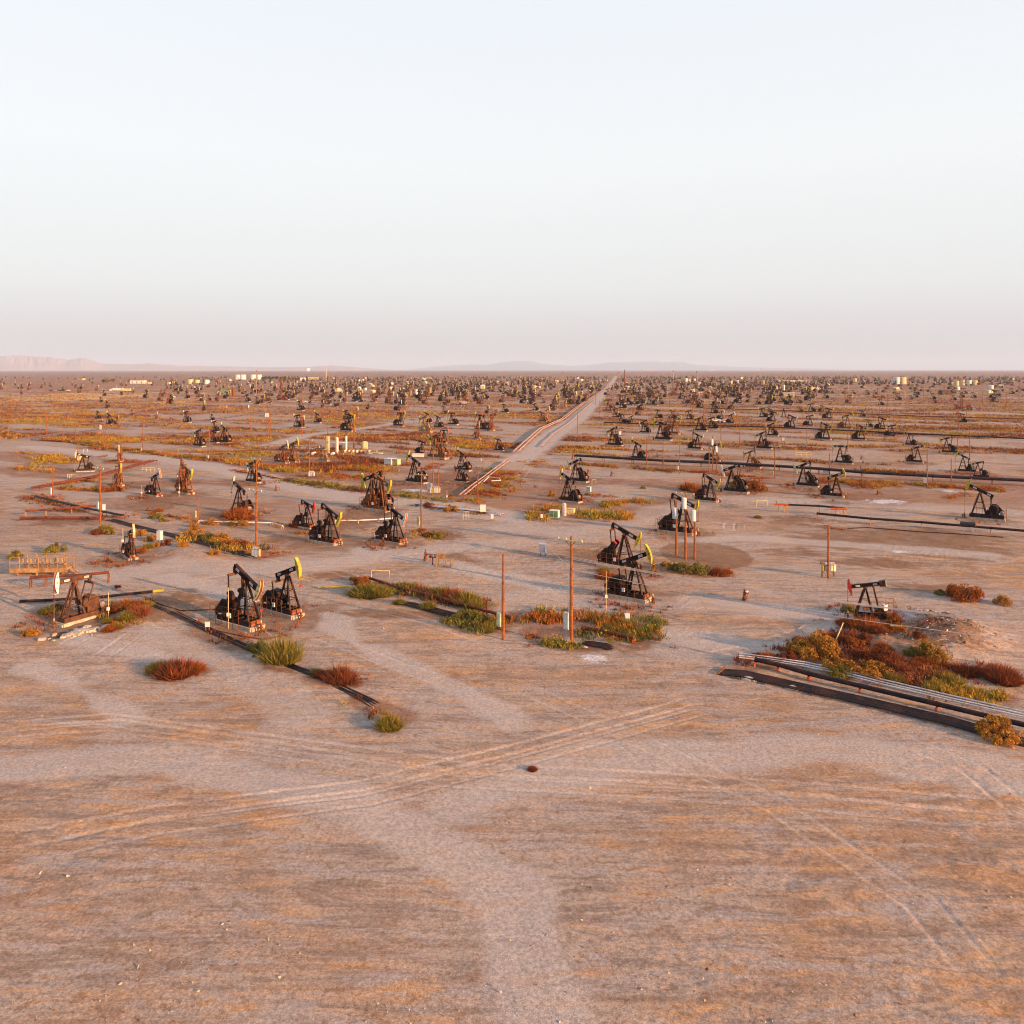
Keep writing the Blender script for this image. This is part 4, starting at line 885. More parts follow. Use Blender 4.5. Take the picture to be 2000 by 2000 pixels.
# ------------------------------------------------------------------ overhead wires
def wire(a, b, sag, label, r=.022):
    a = Vector(a); b = Vector(b); o = thing('overhead_wire', label, 'wire', a.x, a.y, 0, None, 'wires crossing the foreground', z=0); mb = MB(); pts = []
    for k in range(25):
        t = k/24; p = a.lerp(b, t); p.z -= sag*4*t*(1-t); pts.append(p - Vector((a.x, a.y, 0)))
    mb.tube(pts, r, 'cable', 5); part('conductor', mb, o)
_, ax, ay, ah = p1
x2, y2 = 50.0, 52.5
o2 = thing('utility_pole','tall brown pole outside the right edge that carries the foreground wires','utility pole',x2,y2,R(-33)); a = MB(); a.cyl((0,0,-.3),(0,0,10),.21,.15,'wood',10); part('shaft',a,o2); a = MB(); a.bar((-1.3,-.25,7.6),(1.3,-.25,7.6),.1,.13,'palewood'); part('crossarm',a,o2)
for k,(dz,dy) in enumerate(((-.0,-.5),(0,0),(0,.5),(-1.1,0))): wire((ax, ay+dy, 8.0+dz), (x2, y2+dy*1.3, 7.7+dz), .7+.08*k, ('farthest','second farthest','nearest','lowest')[k]+' of the pale wires sagging across the right foreground')
xl, yl = G(1057,1083); wire((xl,yl,gz(xl,yl)+2.2),(ax,ay,7.0),.15,'short dark cable from the blue cabinet to the tall foreground pole',.03)
for (a_,b_,l) in (((103,969,909),(196,1023,912),'thin line between the two poles at the left edge'),):
    xa,ya = G(a_[0],a_[1]); xb,yb = G(b_[0],b_[1]); wire((xa,ya,(a_[1]-a_[2])*mpp(a_[1])-.1),(xb,yb,(b_[1]-b_[2])*mpp(b_[1])-.3),.5,l,.015)

# ------------------------------------------------------------------ vegetation
def veg_mat(name, hue=None):
    m, nt, b = new_mat(name); at = nd(nt, 'ShaderNodeAttribute'); at.attribute_name = 'tint'
    n = noise(nt, 2.5, 3, .6, nd(nt, 'ShaderNodeTexCoord').outputs['Object'])
    v = ramp(nt, n, [(.25,.6),(.75,1.3)]); c = mixc(nt, 1.0, at.outputs['Color'], v, 'MULTIPLY'); nt.links.new(c, b.inputs['Base Color'])
    b.inputs['Roughness'].default_value = .95; b.inputs['Specular IOR Level'].default_value = .1
    tr = nd(nt, 'ShaderNodeBsdfTranslucent'); nt.links.new(c, tr.inputs['Color']); ms = nd(nt, 'ShaderNodeMixShader'); ms.inputs[0].default_value = .25
    nt.links.new(b.outputs[0], ms.inputs[1]); nt.links.new(tr.outputs[0], ms.inputs[2]); nt.links.new(ms.outputs[0], nt.nodes['Material Output'].inputs[0])
    return m
VM = veg_mat('desert_foliage')
PAL = dict(orange=((.34,.12,.022),(.40,.17,.03),(.28,.085,.018)), gold=((.40,.23,.035),(.46,.26,.04),(.33,.19,.03)), rust=((.25,.055,.016),(.19,.04,.018),(.30,.075,.017)),
           green=((.12,.12,.028),(.17,.15,.03),(.085,.09,.022)), olive=((.27,.20,.035),(.34,.25,.04),(.20,.155,.03)), brown=((.13,.055,.03),(.17,.065,.032),(.09,.038,.022)), pink=((.27,.11,.06),(.23,.085,.045),(.31,.14,.07)),
           straw=((.48,.30,.10),(.52,.34,.12),(.42,.25,.08)))
def tri_mesh(name, V, T):
    n = len(V) // 3; me = bpy.data.meshes.new(name); me.vertices.add(len(V)); me.vertices.foreach_set('co', V.astype(np.float32).ravel())
    me.loops.add(len(V)); me.loops.foreach_set('vertex_index', np.arange(len(V), dtype=np.int32)); me.polygons.add(n)
    me.polygons.foreach_set('loop_start', np.arange(0, len(V), 3, dtype=np.int32)); me.polygons.foreach_set('loop_total', np.full(n, 3, dtype=np.int32))
    at = me.color_attributes.new('tint', 'FLOAT_COLOR', 'POINT'); C = np.ones((len(V), 4), dtype=np.float32); C[:, :3] = np.repeat(T, 3, axis=0); at.data.foreach_set('color', C.ravel())
    me.materials.append(VM); me.update(); me.validate(); return me
def pick(pal, n):
    ps = np.array([c for p in pal for c in PAL[p]]); c = ps[rng.integers(0, len(ps), n)]; return c * rng.uniform(.75, 1.25, (n, 1))
def leaves(cent, size, per, pal_rgb, up=.0, spread=None):
    """cent: (n,3) leaf centres -> triangles"""
    n = len(cent); a = rng.normal(size=(n, 3)); a[:, 2] += up; a /= np.linalg.norm(a, axis=1)[:, None]; b = rng.normal(size=(n, 3)); b -= (b * a).sum(1)[:, None] * a; b /= np.linalg.norm(b, axis=1)[:, None]
    s = (size * rng.uniform(.6, 1.4, n))[:, None]; V = np.stack([cent - a * s, cent + a * s, cent + b * s * .8], 1).reshape(-1, 3); return V
def shrub_mesh(seed, pal, n=1500, blobs=7, leaf=.07, grass=False):
    st = np.random.default_rng(seed); bl = []
    for k in range(blobs):
        r = st.uniform(.25, .5); an = st.uniform(0, 6.28); d = st.uniform(0, .62); r = st.uniform(.14, .34); d = .8 * math.sqrt(st.random()); bl.append((d * math.cos(an), d * math.sin(an), st.uniform(.08, max(.15, .85 - d * .75)), r))
    C = []
    for (x, y, z, r) in bl:
        m = n // blobs; d = st.normal(size=(m, 3)); d /= np.linalg.norm(d, axis=1)[:, None]; rr = r * st.uniform(.55, 1.08, m) ** .6
        p = d * rr[:, None] * np.array([1, 1, .85]) + np.array([x, y, z]); C.append(p)
    C = np.concatenate(C); kk = C[:, 2] > -.02; C = C[kk]; V = leaves(C, leaf, 1, None, .6); T = pick(pal, len(C)) * np.repeat(st.uniform(.7, 1.25, blobs), n // blobs)[:, None][kk]; return tri_mesh('foliage', V, T)
def stem_mesh(seed):
    st = random.Random(seed); mb = MB()
    for k in range(9):
        an = st.uniform(0, 6.28); r = st.uniform(.2, .6); mb.cyl((0, 0, -.1), (r * math.cos(an), r * math.sin(an), st.uniform(.4, .8)), .025, .01, 'rust', 4, False)
    return mb.mesh('stem')
def blade_mesh(seed, pal, n=420):
    st = np.random.default_rng(seed); an = st.uniform(0, 6.283, n); rad = .8 * np.sqrt(st.random(n)); b = np.stack([rad * np.cos(an), rad * np.sin(an), np.full(n, -.03)], 1)
    h = st.uniform(.35, 1.0, n) * (1.05 - rad * .7); h *= .75 + .5 * vn(b[:, 0] * 3, b[:, 1] * 3, seed); lean = st.normal(scale=.3, size=(n, 2)) + b[:, :2] * .35; tip = b + np.concatenate([lean, h[:, None]], 1); w = st.normal(size=(n, 3)) * .02; w[:, 2] = 0
    V = np.stack([b - w, b + w, tip], 1).reshape(-1, 3); return tri_mesh('foliage', V, pick(pal, n))
SH = {}
def shrub(px, py, wp, label=None, pal='gold', kind='round', hk=1.0):
    pals = {'gold': ('gold', 'orange'), 'orange': ('orange', 'rust'), 'green': ('green', 'olive'), 'olive': ('olive', 'green'), 'rust': ('rust', 'brown'), 'brown': ('brown', 'rust'), 'mix': ('olive', 'orange'), 'pink': ('pink', 'rust')}[pal]
    v = random.randint(0, 2); k = (pal, kind, v)
    if k not in SH:
        SH[k] = (shrub_mesh(hash(pal) % 97 + v * 7 + 1, pals, 5200, 22, .042) if kind == 'round' else blade_mesh(v * 11 + 3 + len(SH), pals, 1900), stem_mesh(v))
    x, y = G(px, py); s_ = wp * 1.22 * mpp(py) / 1.75; hk *= 1.12; o = thing('desert_shrub', 'x', 'shrub', x, y, random.uniform(0, 6.28), None, 'desert shrubs on the sand')
    o.scale = (s_, s_ * random.uniform(.8, 1.1), s_ * hk * random.uniform(.85, 1.1)); link('foliage', SH[k][0], o); link('stem', SH[k][1], o)
    cn = {'gold':'golden','orange':'orange','green':'green','olive':'olive green','rust':'rust-red','brown':'brown','mix':'olive and orange','pink':'pinkish'}[pal]
    SHR.append((o, label or f'{cn} {"round bush" if kind == "round" else "spiky tuft"}, {yz(py)}, {xz(px)}', px))
SHR = []
for q in [
 (1596,1282,74,'largest golden bush by the silver pipes, right foreground','gold'),(1560,1272,40,'golden bush left of the largest one','gold'),(1640,1312,52,'golden bush just above the silver pipes','gold'),(1702,1320,56,'golden bush at the right end of the silver pipes','gold'),
 (1672,1272,30,None,'orange'),(1818,1292,56,'olive bush on the bank at the right front corner','mix'),(1778,1288,26,'dark green bush left of the olive bush on the bank','green'),(1762,1322,44,'pinkish dry bush among red weeds, right corner','pink'),
 (1746,1226,32,'orange bush behind the pale yellow pipe piece','orange'),(1885,1172,62,'large orange bush at the right edge on open sand','orange'),(1862,1166,30,None,'orange'),(1836,1162,18,'small olive bush left of the large orange edge bush','olive'),(1657,1196,26,None,'olive'),
 (1640,1322,40,None,'olive'),(1730,1302,40,None,'rust'),(1690,1296,40,None,'rust'),(1860,1336,30,None,'olive','tuft'),(1826,1348,30,None,'olive','tuft'),(1795,1262,22,None,'rust'),(1725,1280,26,None,'orange','tuft'),(1715,1290,30,None,'rust'),(1745,1296,30,None,'brown','tuft'),(1780,1308,30,None,'rust','tuft'),(1800,1300,24,None,'orange','tuft'),(1622,1256,26,None,'brown','tuft'),(1650,1262,24,None,'rust','tuft'),(1560,1256,20,None,'rust','tuft'),(1720,1318,30,None,'brown'),(1745,1332,30,None,'olive','tuft'),(1690,1262,22,None,'rust'),(1890,1318,34,None,'rust','tuft'),
 (1540,1290,36,None,'rust'),(1500,1288,26,None,'orange','tuft'),(1480,1284,18,None,'rust','tuft'),(1650,1222,24,None,'orange','tuft'),(1690,1236,46,'bright orange spiky weeds below the small pump jack','orange','tuft'),(1662,1232,30,None,'rust','tuft'),(1712,1250,26,None,'rust','tuft'),
 (550,1290,56,'large yellow-green bush on the left foreground flowline bundle','olive','tuft',1.3),(535,1288,34,None,'olive','tuft'),(502,1268,34,'low grey-green bush left of the large yellow-green one','green'),(500,1282,12,None,'green'),
 (616,1316,18,None,'green','tuft'),(630,1322,26,None,'rust','tuft'),(665,1330,44,None,'brown','tuft'),(310,1308,34,'yellow-green tuft in the clump at the lower left','olive','tuft'),(345,1314,56,'rust-orange dry clump at the lower left','rust','tuft'),(375,1308,36,None,'orange','tuft'),
 (370,1048,20,None,'gold'),(383,1040,24,None,'gold'),(430,1060,34,'golden bush left of the tallest left pole','gold'),(452,1068,30,None,'orange'),(405,1056,26,None,'green'),(475,1066,24,None,'brown'),(488,1080,14,None,'gold'),(392,1055,12,None,'gold'),(418,1086,20,'lone golden bush on sand below the dark flowline bundle','gold'),
 (413,1024,24,None,'gold'),(462,1026,24,None,'gold'),(476,1026,20,None,'gold'),(575,1028,22,None,'brown'),(584,1040,12,None,'gold'),(594,1040,10,None,'gold'),
 (272,1048,26,'golden bush right behind the end-on pump jack at left','gold'),(296,1056,22,None,'gold'),(304,1070,14,None,'gold'),(288,1072,18,None,'green'),(325,1066,22,None,'brown'),(358,1070,18,None,'gold'),(352,1072,14,None,'gold'),(276,1080,20,None,'orange'),(205,1040,26,None,'green'),(216,1044,14,None,'olive'),
 (190,1044,22,None,'brown'),(305,1014,22,None,'green'),(318,1020,14,None,'green'),(331,1010,10,None,'gold'),(375,1030,14,None,'gold'),(107,1080,34,'yellow-green bush behind the tan manifold platform','olive'),(230,1153,12,'small dark round bush on sand behind the rusty pipe end','brown'),
 (706,1142,34,'large orange bush at the head of the weed strip left of centre','orange'),(690,1132,14,None,'green'),(697,1160,26,None,'green','tuft'),(722,1162,46,None,'olive','tuft'),(745,1162,30,None,'olive','tuft'),(790,1150,30,None,'green','tuft'),(820,1158,24,None,'brown','tuft'),(862,1166,40,None,'olive','tuft'),(885,1172,46,None,'pink','tuft'),(912,1178,40,None,'olive','tuft'),(928,1186,30,None,'green','tuft'),
 (838,1166,24,None,'pink','tuft'),(905,1206,36,'dark green weeds below the long rusty pipe, centre','green'),(930,1214,40,None,'green'),(952,1218,40,None,'olive'),(948,1230,26,None,'olive','tuft'),(780,1178,18,None,'olive','tuft'),(836,1186,22,None,'olive','tuft'),
 (1338,1118,34,'golden green bush at the feet of the three transformer poles','olive'),(1368,1120,38,'right golden green bush beside the transformer poles','olive'),(1315,1114,26,None,'green'),(1300,1106,18,None,'gold'),(1400,1122,22,None,'rust','tuft'),(1420,1120,16,None,'orange','tuft'),
 (1180,1128,26,'small orange weed clump left of the right foreground pump pair','orange','tuft'),(1196,1130,18,None,'orange','tuft'),(1178,1116,16,None,'green','tuft'),
 (824,1038,16,None,'orange'),(836,1052,18,None,'brown'),(852,1054,20,None,'olive'),(806,1044,14,None,'gold'),(870,1024,0.1,None,'gold'),
 (880,998,24,'golden bush on the pale pipe right of the crossarm pole','gold'),(838,990,20,None,'brown'),(1275,1120,14,None,'olive','tuft'),
 (1480,1012,10,None,'olive','tuft'),(1445,955,40,'long orange-green bush right of the twin pump jacks, right of centre','mix'),(1468,958,44,None,'orange'),(1488,960,20,None,'gold'),(1345,958,30,None,'orange','tuft'),(1362,962,24,None,'orange','tuft'),
 (465,1012,36,None,'orange','tuft'),(480,1014,26,None,'orange','tuft'),(445,1008,18,None,'olive','tuft'),(205,960,20,None,'orange'),(225,958,24,None,'orange'),(196,957,16,None,'olive'),(290,998,10,None,'gold'),(310,1000,14,None,'orange','tuft'),(298,1006,12,None,'orange'),
 (1255,955,10,None,'olive'),(1126,966,12,None,'olive'),(1147,968,10,None,'green'),(1078,970,14,None,'gold'),(225,1200,24,None,'rust','tuft'),(245,1192,24,None,'orange','tuft'),(268,1190,22,None,'rust','tuft'),(290,1190,14,None,'olive','tuft'),(250,1214,26,None,'olive','tuft'),(212,1216,18,None,'olive','tuft'),(216,1230,22,None,'orange','tuft'),(228,1226,18,None,'olive','tuft'),(270,1208,30,None,'pink','tuft'),(95,1196,24,None,'green','tuft'),(110,1190,20,None,'brown','tuft')]:
    if q[2] > 1: shrub(*q)
# sparse shrubs carried on toward the camera and beside the frame
for q in [(760,1420,40,None,'olive','tuft'),(1950,1440,70,None,'gold'),(1960,1330,50,None,'rust','tuft'),(60,1240,30,None,'gold'),(30,1090,26,None,'olive'),(1960,1180,30,None,'gold'),(1040,1500,14,None,'brown','tuft')]: shrub(*q)
uniq(SHR)
# ground-cover strips: (polyline, width m, density, palette, height)
STR = [
 ([(90,856),(150,866),(230,876),(300,885),(360,893),(420,900)],3.5,2.2,('brown','olive','orange'),.8),([(60,906),(100,904),(150,898)],6,2.0,('gold','olive'),.7),([(150,893),(205,892)],4,1.5,('orange','green'),.5),
 ([(215,900),(265,904)],4,2,('rust','orange'),.5),([(115,945),(150,940),(190,935)],4,1.6,('gold','orange'),.6),([(60,968),(110,984),(150,1000)],4,1.5,('orange','brown'),.5),([(120,952),(190,958),(245,955)],3,2,('orange','green'),.7),
 ([(200,1008),(300,1012),(350,1015)],3,.8,('orange','brown'),.4),([(340,1012),(400,1022),(480,1028)],3,1.2,('orange','gold'),.5),([(360,1050),(430,1062),(500,1078)],3.0,2.5,('brown','green','gold'),.9),([(510,1078),(545,1085)],3,1.2,('orange','rust'),.35),
 ([(455,918),(520,930),(560,936)],2.0,2.0,('rust','orange'),.4),([(560,936),(620,945),(680,953),(720,958)],3.5,2.8,('olive','green','brown'),.7),([(600,925),(660,930),(700,935),(740,918)],6,1.8,('rust','orange','olive'),.5),([(680,912),(715,916),(738,920)],4,3,('orange','olive'),.8),
 ([(770,962),(800,966),(820,972)],3.5,2.6,('olive','green'),.8),([(815,985),(860,992),(905,996),(950,1004)],2.4,2.2,('brown','green','orange'),.5),([(835,972),(870,978),(900,982)],2.5,2,('green','olive'),.5),([(895,980),(925,974),(955,968),(975,945),(985,920)],6,2,('olive','orange','rust'),.6),
 ([(480,1010),(500,1012)],2,1.5,('rust',),.4),([(430,1012),(500,1014)],3,2,('orange','brown'),.4),([(760,845),(860,850)],3,.7,('orange',),.4),([(840,1046),(866,1052)],3,3,('brown','olive'),.8),
 ([(1030,1003),(1055,1001),(1100,992)],4,2.6,('olive','orange'),.8),([(1030,1013),(1075,1013)],3,3.5,('olive','gold'),.9),([(1128,1010),(1170,1008),(1232,1014)],3.5,3.5,('orange','gold','olive'),1.1),([(1160,993),(1200,985),(1256,980)],2.8,3,('orange','olive'),.9),([(1150,968),(1200,972)],2.5,1.5,('rust','orange'),.4),
 ([(1130,906),(1200,912),(1290,919),(1330,922)],3.2,2.6,('brown','olive','orange'),.7),([(1300,922),(1380,922),(1440,932),(1500,936)],3.2,2.2,('orange','rust'),.6),([(1600,938),(1660,946),(1720,952)],5.5,3,('rust','pink','olive','orange'),.9),([(1690,944),(1760,946),(1850,950),(1960,958)],5,2.4,('olive','orange','rust'),.7),([(1850,975),(1875,970),(1900,966)],2.4,2,('orange',),.4),
 ([(1020,900),(1045,902),(1052,912)],3.5,2.6,('orange','gold'),.6),([(1030,1205),(1080,1212),(1130,1216),(1180,1218),(1230,1222),(1280,1232)],4.2,4.5,('green','olive','green','orange'),.75),([(1040,1228),(1080,1232),(1120,1226)],3.0,3,('rust','orange'),.5),([(1062,1250),(1100,1256),(1130,1264)],1.6,5,('green','olive'),.7),
 ([(1200,1232),(1250,1240),(1285,1250)],2.6,3.4,('green','orange'),.6),([(1265,1258),(1290,1252)],2,2.5,('rust',),.35),([(1295,1115),(1340,1124),(1430,1124)],1.2,4,('orange','rust'),.35),([(1440,1300),(1500,1296)],1.2,3,('orange','rust'),.5),
 ([(1540,1280),(1600,1262),(1660,1250),(1720,1240)],2.6,4,('rust','brown','pink'),.5),([(1640,1290),(1700,1300),(1760,1310),(1810,1330)],3.4,6,('rust','brown','pink'),.6),([(1760,1334),(1800,1318),(1850,1300)],1.5,4,('rust','orange'),.5),([(1810,1342),(1870,1352),(1960,1366)],2.6,6,('olive','gold'),.6),([(1870,1320),(1960,1310)],1.6,4,('rust','orange'),.5),
 ([(1740,1232),(1800,1240),(1830,1250)],2,2,('rust','brown'),.3),([(1670,1225),(1720,1236),(1760,1236)],2.4,6,('rust','orange'),.55),([(1650,1262),(1700,1268),(1720,1290)],2.0,5,('rust','brown','orange'),.5),([(1700,1300),(1740,1322),(1780,1330)],3.0,7,('rust','brown','pink'),.6),([(1560,1268),(1620,1260)],2.0,5,('brown','rust'),.5),([(1780,1285),(1830,1300)],2.0,4,('orange','rust'),.4),([(690,1152),(740,1158)],2.2,5,('green','olive','orange'),.7),([(740,1134),(752,1138)],1.5,2,('rust',),.3),([(760,1148),(830,1158),(900,1172),(945,1186)],2.2,4.5,('pink','olive','brown','green'),.8),([(885,1206),(930,1216),(975,1226)],2.8,5,('green','olive','green'),.7),
 ([(960,1206),(985,1214)],2,3,('pink','orange'),.6),([(195,1195),(250,1190),(300,1185)],3.4,3.2,('rust','orange','olive'),.6),([(85,1195),(130,1190)],3,2.5,('brown','green'),.5),([(220,1226),(245,1216)],1.6,4,('olive','orange'),.5),([(300,1300),(350,1308),(395,1304)],1.6,6,('rust','brown'),.4),([(640,1316),(700,1335)],1.4,4,('brown','rust'),.35),([(700,1362),(775,1396)],2.0,2.5,('rust','olive'),.4),
 ([(530,1024),(570,1026)],1.5,1.5,('gold','orange'),.5),([(1390,1000),(1400,1001)],1,.5,('orange',),.3),([(1605,1028),(1660,1036)],1.5,1.4,('rust','orange'),.3),([(1270,1130),(1290,1122)],1.2,2.5,('rust',),.3),
 ([(830,918),(860,906)],3,2,('rust','orange'),.4),([(780,905),(800,910)],3,2.2,('orange','rust'),.6),([(640,1008),(680,1016)],2,.8,('orange',),.3)]
def strip_pts(pl, width, dens):
    P = [Vector((*G(a, b), 0)) for a, b in pl]; out = []
    for a, b in zip(P[:-1], P[1:]):
        L = (b - a).length; n = int(L * width * dens); d = (b - a).normalized(); nr = Vector((-d.y, d.x, 0)); t = rng.random(n); w = rng.normal(size=n) * width * .36
        out.append(np.stack([a.x + d.x * L * t + nr.x * w, a.y + d.y * L * t + nr.y * w], 1))
    return np.concatenate(out) if out else np.zeros((0, 2))
CP = []; CC = []; CS = []
for pl, w, dn, pal, hh in STR:
    p = strip_pts(pl, w * 1.15, dn * 1.9)
    m = fbm(p[:, 0] / 2.6, p[:, 1] / 2.6, 21, 3) > .42; p = p[m]
    CP.append(p); cl = fbm(p[:, 0] / 3.5, p[:, 1] / 3.5, 33, 2); ps = [np.array(PAL[q]) for q in pal]; idx = np.clip(((cl - .25) * 2 * len(ps)).astype(int) + rng.integers(-1, 2, len(p)), 0, len(ps) - 1)
    CC.append(np.array([ps[i][rng.integers(0, 3)] for i in idx]).reshape(-1, 3)); CS.append(hh * rng.uniform(.5, 1.25, len(p)))
for (a_, b_), row in zip(PUMPXY[:len(PJ)], PJ):
    if rng.random() < .3: continue
    m_ = int(rng.integers(10, 60)); an = rng.uniform(0, 6.28) + rng.normal(size=m_) * .9; rr = rng.uniform(2.6, 5.5, m_)
    CP.append(np.stack([a_ + rr * np.cos(an), b_ + rr * np.sin(an)], 1)); CC.append(pick(('rust', 'orange', 'brown'), m_)); CS.append(rng.uniform(.2, .55, m_))
CP = np.concatenate(CP); CC = np.concatenate(CC); CS = np.concatenate(CS)
def tuft_field(P2, C, S, per, wid, name, label, cat, spread=.34, leafy=.4):
    n = len(P2); z = hgt(P2[:, 0], P2[:, 1]); base = np.repeat(np.stack([P2[:, 0], P2[:, 1], z - .03], 1), per, 0); s = np.repeat(S, per)[:, None]; N = n * per
    off = rng.normal(size=(N, 2)) * spread; b = base.copy(); b[:, :2] += off * s
    lf = rng.random(N) < leafy
    h = rng.uniform(.4, 1.1, N)[:, None] * s; tip = b.copy(); tip[:, :2] += (off * .6 + rng.normal(size=(N, 2)) * .25) * s; tip[:, 2:] += h
    w = rng.normal(size=(N, 3)); w[:, 2] *= .3; w /= np.linalg.norm(w, axis=1)[:, None]; w *= wid * (.5 + s)
    V = np.stack([b - w, b + w, tip], 1)
    cz = b.copy(); cz[:, 2:] += rng.uniform(.15, .75, N)[:, None] * s; a2 = rng.normal(size=(N, 3)) ; a2 /= np.linalg.norm(a2, axis=1)[:, None]; a2 *= s * .16; b2 = rng.normal(size=(N, 3)); b2 /= np.linalg.norm(b2, axis=1)[:, None]; b2 *= s * .16
    V2 = np.stack([cz - a2, cz + a2, cz + b2], 1); V[lf] = V2[lf]; T = np.repeat(C, per, 0) * rng.uniform(.7, 1.3, (N, 1))
    o = link(name, tri_mesh(name, V.reshape(-1, 3), T)); tag(o, label, cat, None, 'stuff'); return o
tuft_field(CP, CC, CS, 20, .05, 'dry_weeds', 'strips of dry orange, rust and green weeds lining the pipelines and pads', 'weeds')
# scattered scrub over the plain
ROADS_AND_SHADE = [  # roads, and shadow bands of unseen derricks painted in road grey: (polyline, half width m, strength)
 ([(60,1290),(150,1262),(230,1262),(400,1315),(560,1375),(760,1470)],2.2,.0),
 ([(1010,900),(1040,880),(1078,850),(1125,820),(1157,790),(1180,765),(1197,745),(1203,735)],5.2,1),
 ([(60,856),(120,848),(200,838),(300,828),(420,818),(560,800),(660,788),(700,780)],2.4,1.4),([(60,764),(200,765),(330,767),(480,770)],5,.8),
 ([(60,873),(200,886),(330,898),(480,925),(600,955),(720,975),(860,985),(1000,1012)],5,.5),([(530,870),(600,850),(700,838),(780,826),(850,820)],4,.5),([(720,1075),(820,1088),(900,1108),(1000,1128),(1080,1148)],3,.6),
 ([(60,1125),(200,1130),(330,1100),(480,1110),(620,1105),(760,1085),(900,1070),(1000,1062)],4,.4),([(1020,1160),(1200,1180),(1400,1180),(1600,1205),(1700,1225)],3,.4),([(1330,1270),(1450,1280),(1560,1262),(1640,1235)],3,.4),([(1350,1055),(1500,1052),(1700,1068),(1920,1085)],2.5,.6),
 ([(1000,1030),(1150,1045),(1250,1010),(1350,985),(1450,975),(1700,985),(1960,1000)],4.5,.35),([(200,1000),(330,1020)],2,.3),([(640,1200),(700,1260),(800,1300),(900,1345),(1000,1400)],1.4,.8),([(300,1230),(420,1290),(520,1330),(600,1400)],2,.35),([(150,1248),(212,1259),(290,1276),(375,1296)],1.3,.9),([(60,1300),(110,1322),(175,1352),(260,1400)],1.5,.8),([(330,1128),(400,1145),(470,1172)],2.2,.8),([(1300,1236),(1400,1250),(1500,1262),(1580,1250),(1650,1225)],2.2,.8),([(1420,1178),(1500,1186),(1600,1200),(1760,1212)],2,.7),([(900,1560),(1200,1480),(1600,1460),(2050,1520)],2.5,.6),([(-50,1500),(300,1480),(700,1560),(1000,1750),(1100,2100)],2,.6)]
RW = [([(*G(a, b),) for a, b in pl], w, s) for pl, w, s in ROADS_AND_SHADE]
def dseg(x, y, pl):
    d = np.full(np.shape(x), 1e9)
    for (ax_, ay_), (bx, by) in zip(pl[:-1], pl[1:]):
        vx, vy = bx - ax_, by - ay_; L2 = vx * vx + vy * vy; t = np.clip(((x - ax_) * vx + (y - ay_) * vy) / L2, 0, 1); d = np.minimum(d, np.hypot(x - ax_ - t * vx, y - ay_ - t * vy))
    return d
def road_shade_mask(x, y, grow=0.0):
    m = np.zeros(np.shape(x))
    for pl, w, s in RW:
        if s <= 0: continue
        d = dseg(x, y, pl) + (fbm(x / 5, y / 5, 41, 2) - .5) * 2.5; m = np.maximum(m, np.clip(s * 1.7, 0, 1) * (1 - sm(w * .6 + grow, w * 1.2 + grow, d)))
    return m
PXY = np.array(PUMPXY)
def rotc(x, y):
    c, s = math.cos(R(30)), math.sin(R(30)); return x * c - y * s, x * s + y * c
def veg_field(x, y):
    u, v = rotc(x, y); return fbm(u / 60, v / 17, 51, 4) * .62 + fbm(u / 16, v / 7, 61, 3) * .38
N = 170000; px = rng.uniform(-60, 2060, N); py = 722 + 14 + (rng.random(N) ** 1.25) * 190
x = (px - CX) * H / (py - YH); y = F * H / (py - YH); f = veg_field(x, y)
bias = np.interp(py, [736, 770, 800, 850, 900, 930], [-.0, .0, -.015, -.06, -.10, -.16]) + np.where((px < 330) & (py < 825), .05, 0) + np.where((px > 1600) & (py < 850), .05, 0) + np.where((px > 1250) & (py > 830), -.03, 0) + np.where((px<700)&(py<840),.02,0)
keep = (f + bias + np.interp(py, [736, 800, 860], [.07, .045, .04]) - np.where(px < 700, .03, 0) > .5 + rng.normal(size=N) * .018) & (road_shade_mask(x, y, 2) < .3)
dist = np.full(N, 1e9)
for a, b in PXY[:len(PJ)]: dist = np.minimum(dist, np.hypot(x - a, (y - b)))
keep &= dist > 6.5
x = x[keep]; y = y[keep]; py = py[keep]
cl = fbm(x / 22, y / 12, 71, 3) + rng.normal(size=len(x)) * .1; pals = [np.array(PAL[q]) for q in ('olive', 'gold', 'gold', 'orange', 'brown', 'rust', 'brown')]
idx = np.clip(((cl - .25) * 2 * 7).astype(int), 0, 6); C = np.array([pals[i][rng.integers(0, 3)] for i in idx])
S = rng.uniform(.45, 1.1, len(x))
print('scrub clumps', len(x))
tuft_field(np.stack([x, y], 1), C * .95, S, 12, .1, 'desert_scrub', 'patchy orange and olive desert scrub covering the middle and far plain', 'scrub', .42, .6)
# trees
def tree(px, py, wp, hp, label, pal=('green',)):
    x, y = G(px, py); k = mpp(py); o = thing('broadleaf_tree', label, 'tree', x, y, random.uniform(0, 6)); w = wp * k / 2; h = hp * k
    st = np.random.default_rng(int(px)); C = []
    for q in range(9):
        r = st.uniform(.3, .55); an = st.uniform(0, 6.28); d = st.uniform(0, .6); c = np.array([d * math.cos(an) * w, d * math.sin(an) * w, h * st.uniform(.35, .8)]); dd = st.normal(size=(160, 3)); dd /= np.linalg.norm(dd, axis=1)[:, None]
        C.append(c + dd * (st.uniform(.4, 1.05, 160) * r)[:, None] * np.array([w, w, h * .4]))
    C = np.concatenate(C); C = C[C[:, 2] > h * .08]; link('crown', tri_mesh('crown', leaves(C, w * .12, 1, None), pick(pal, len(C)) * .75), o)
    a = MB(); a.cyl((0, 0, -.2), (0, 0, h * .55), w * .07, w * .04, 'rust', 6)
    for q in range(4): an = q * 1.6; a.cyl((0, 0, h * .35), (w * .4 * math.cos(an), w * .4 * math.sin(an), h * .65), w * .035, w * .015, 'rust', 5)
    part('trunk', a, o)
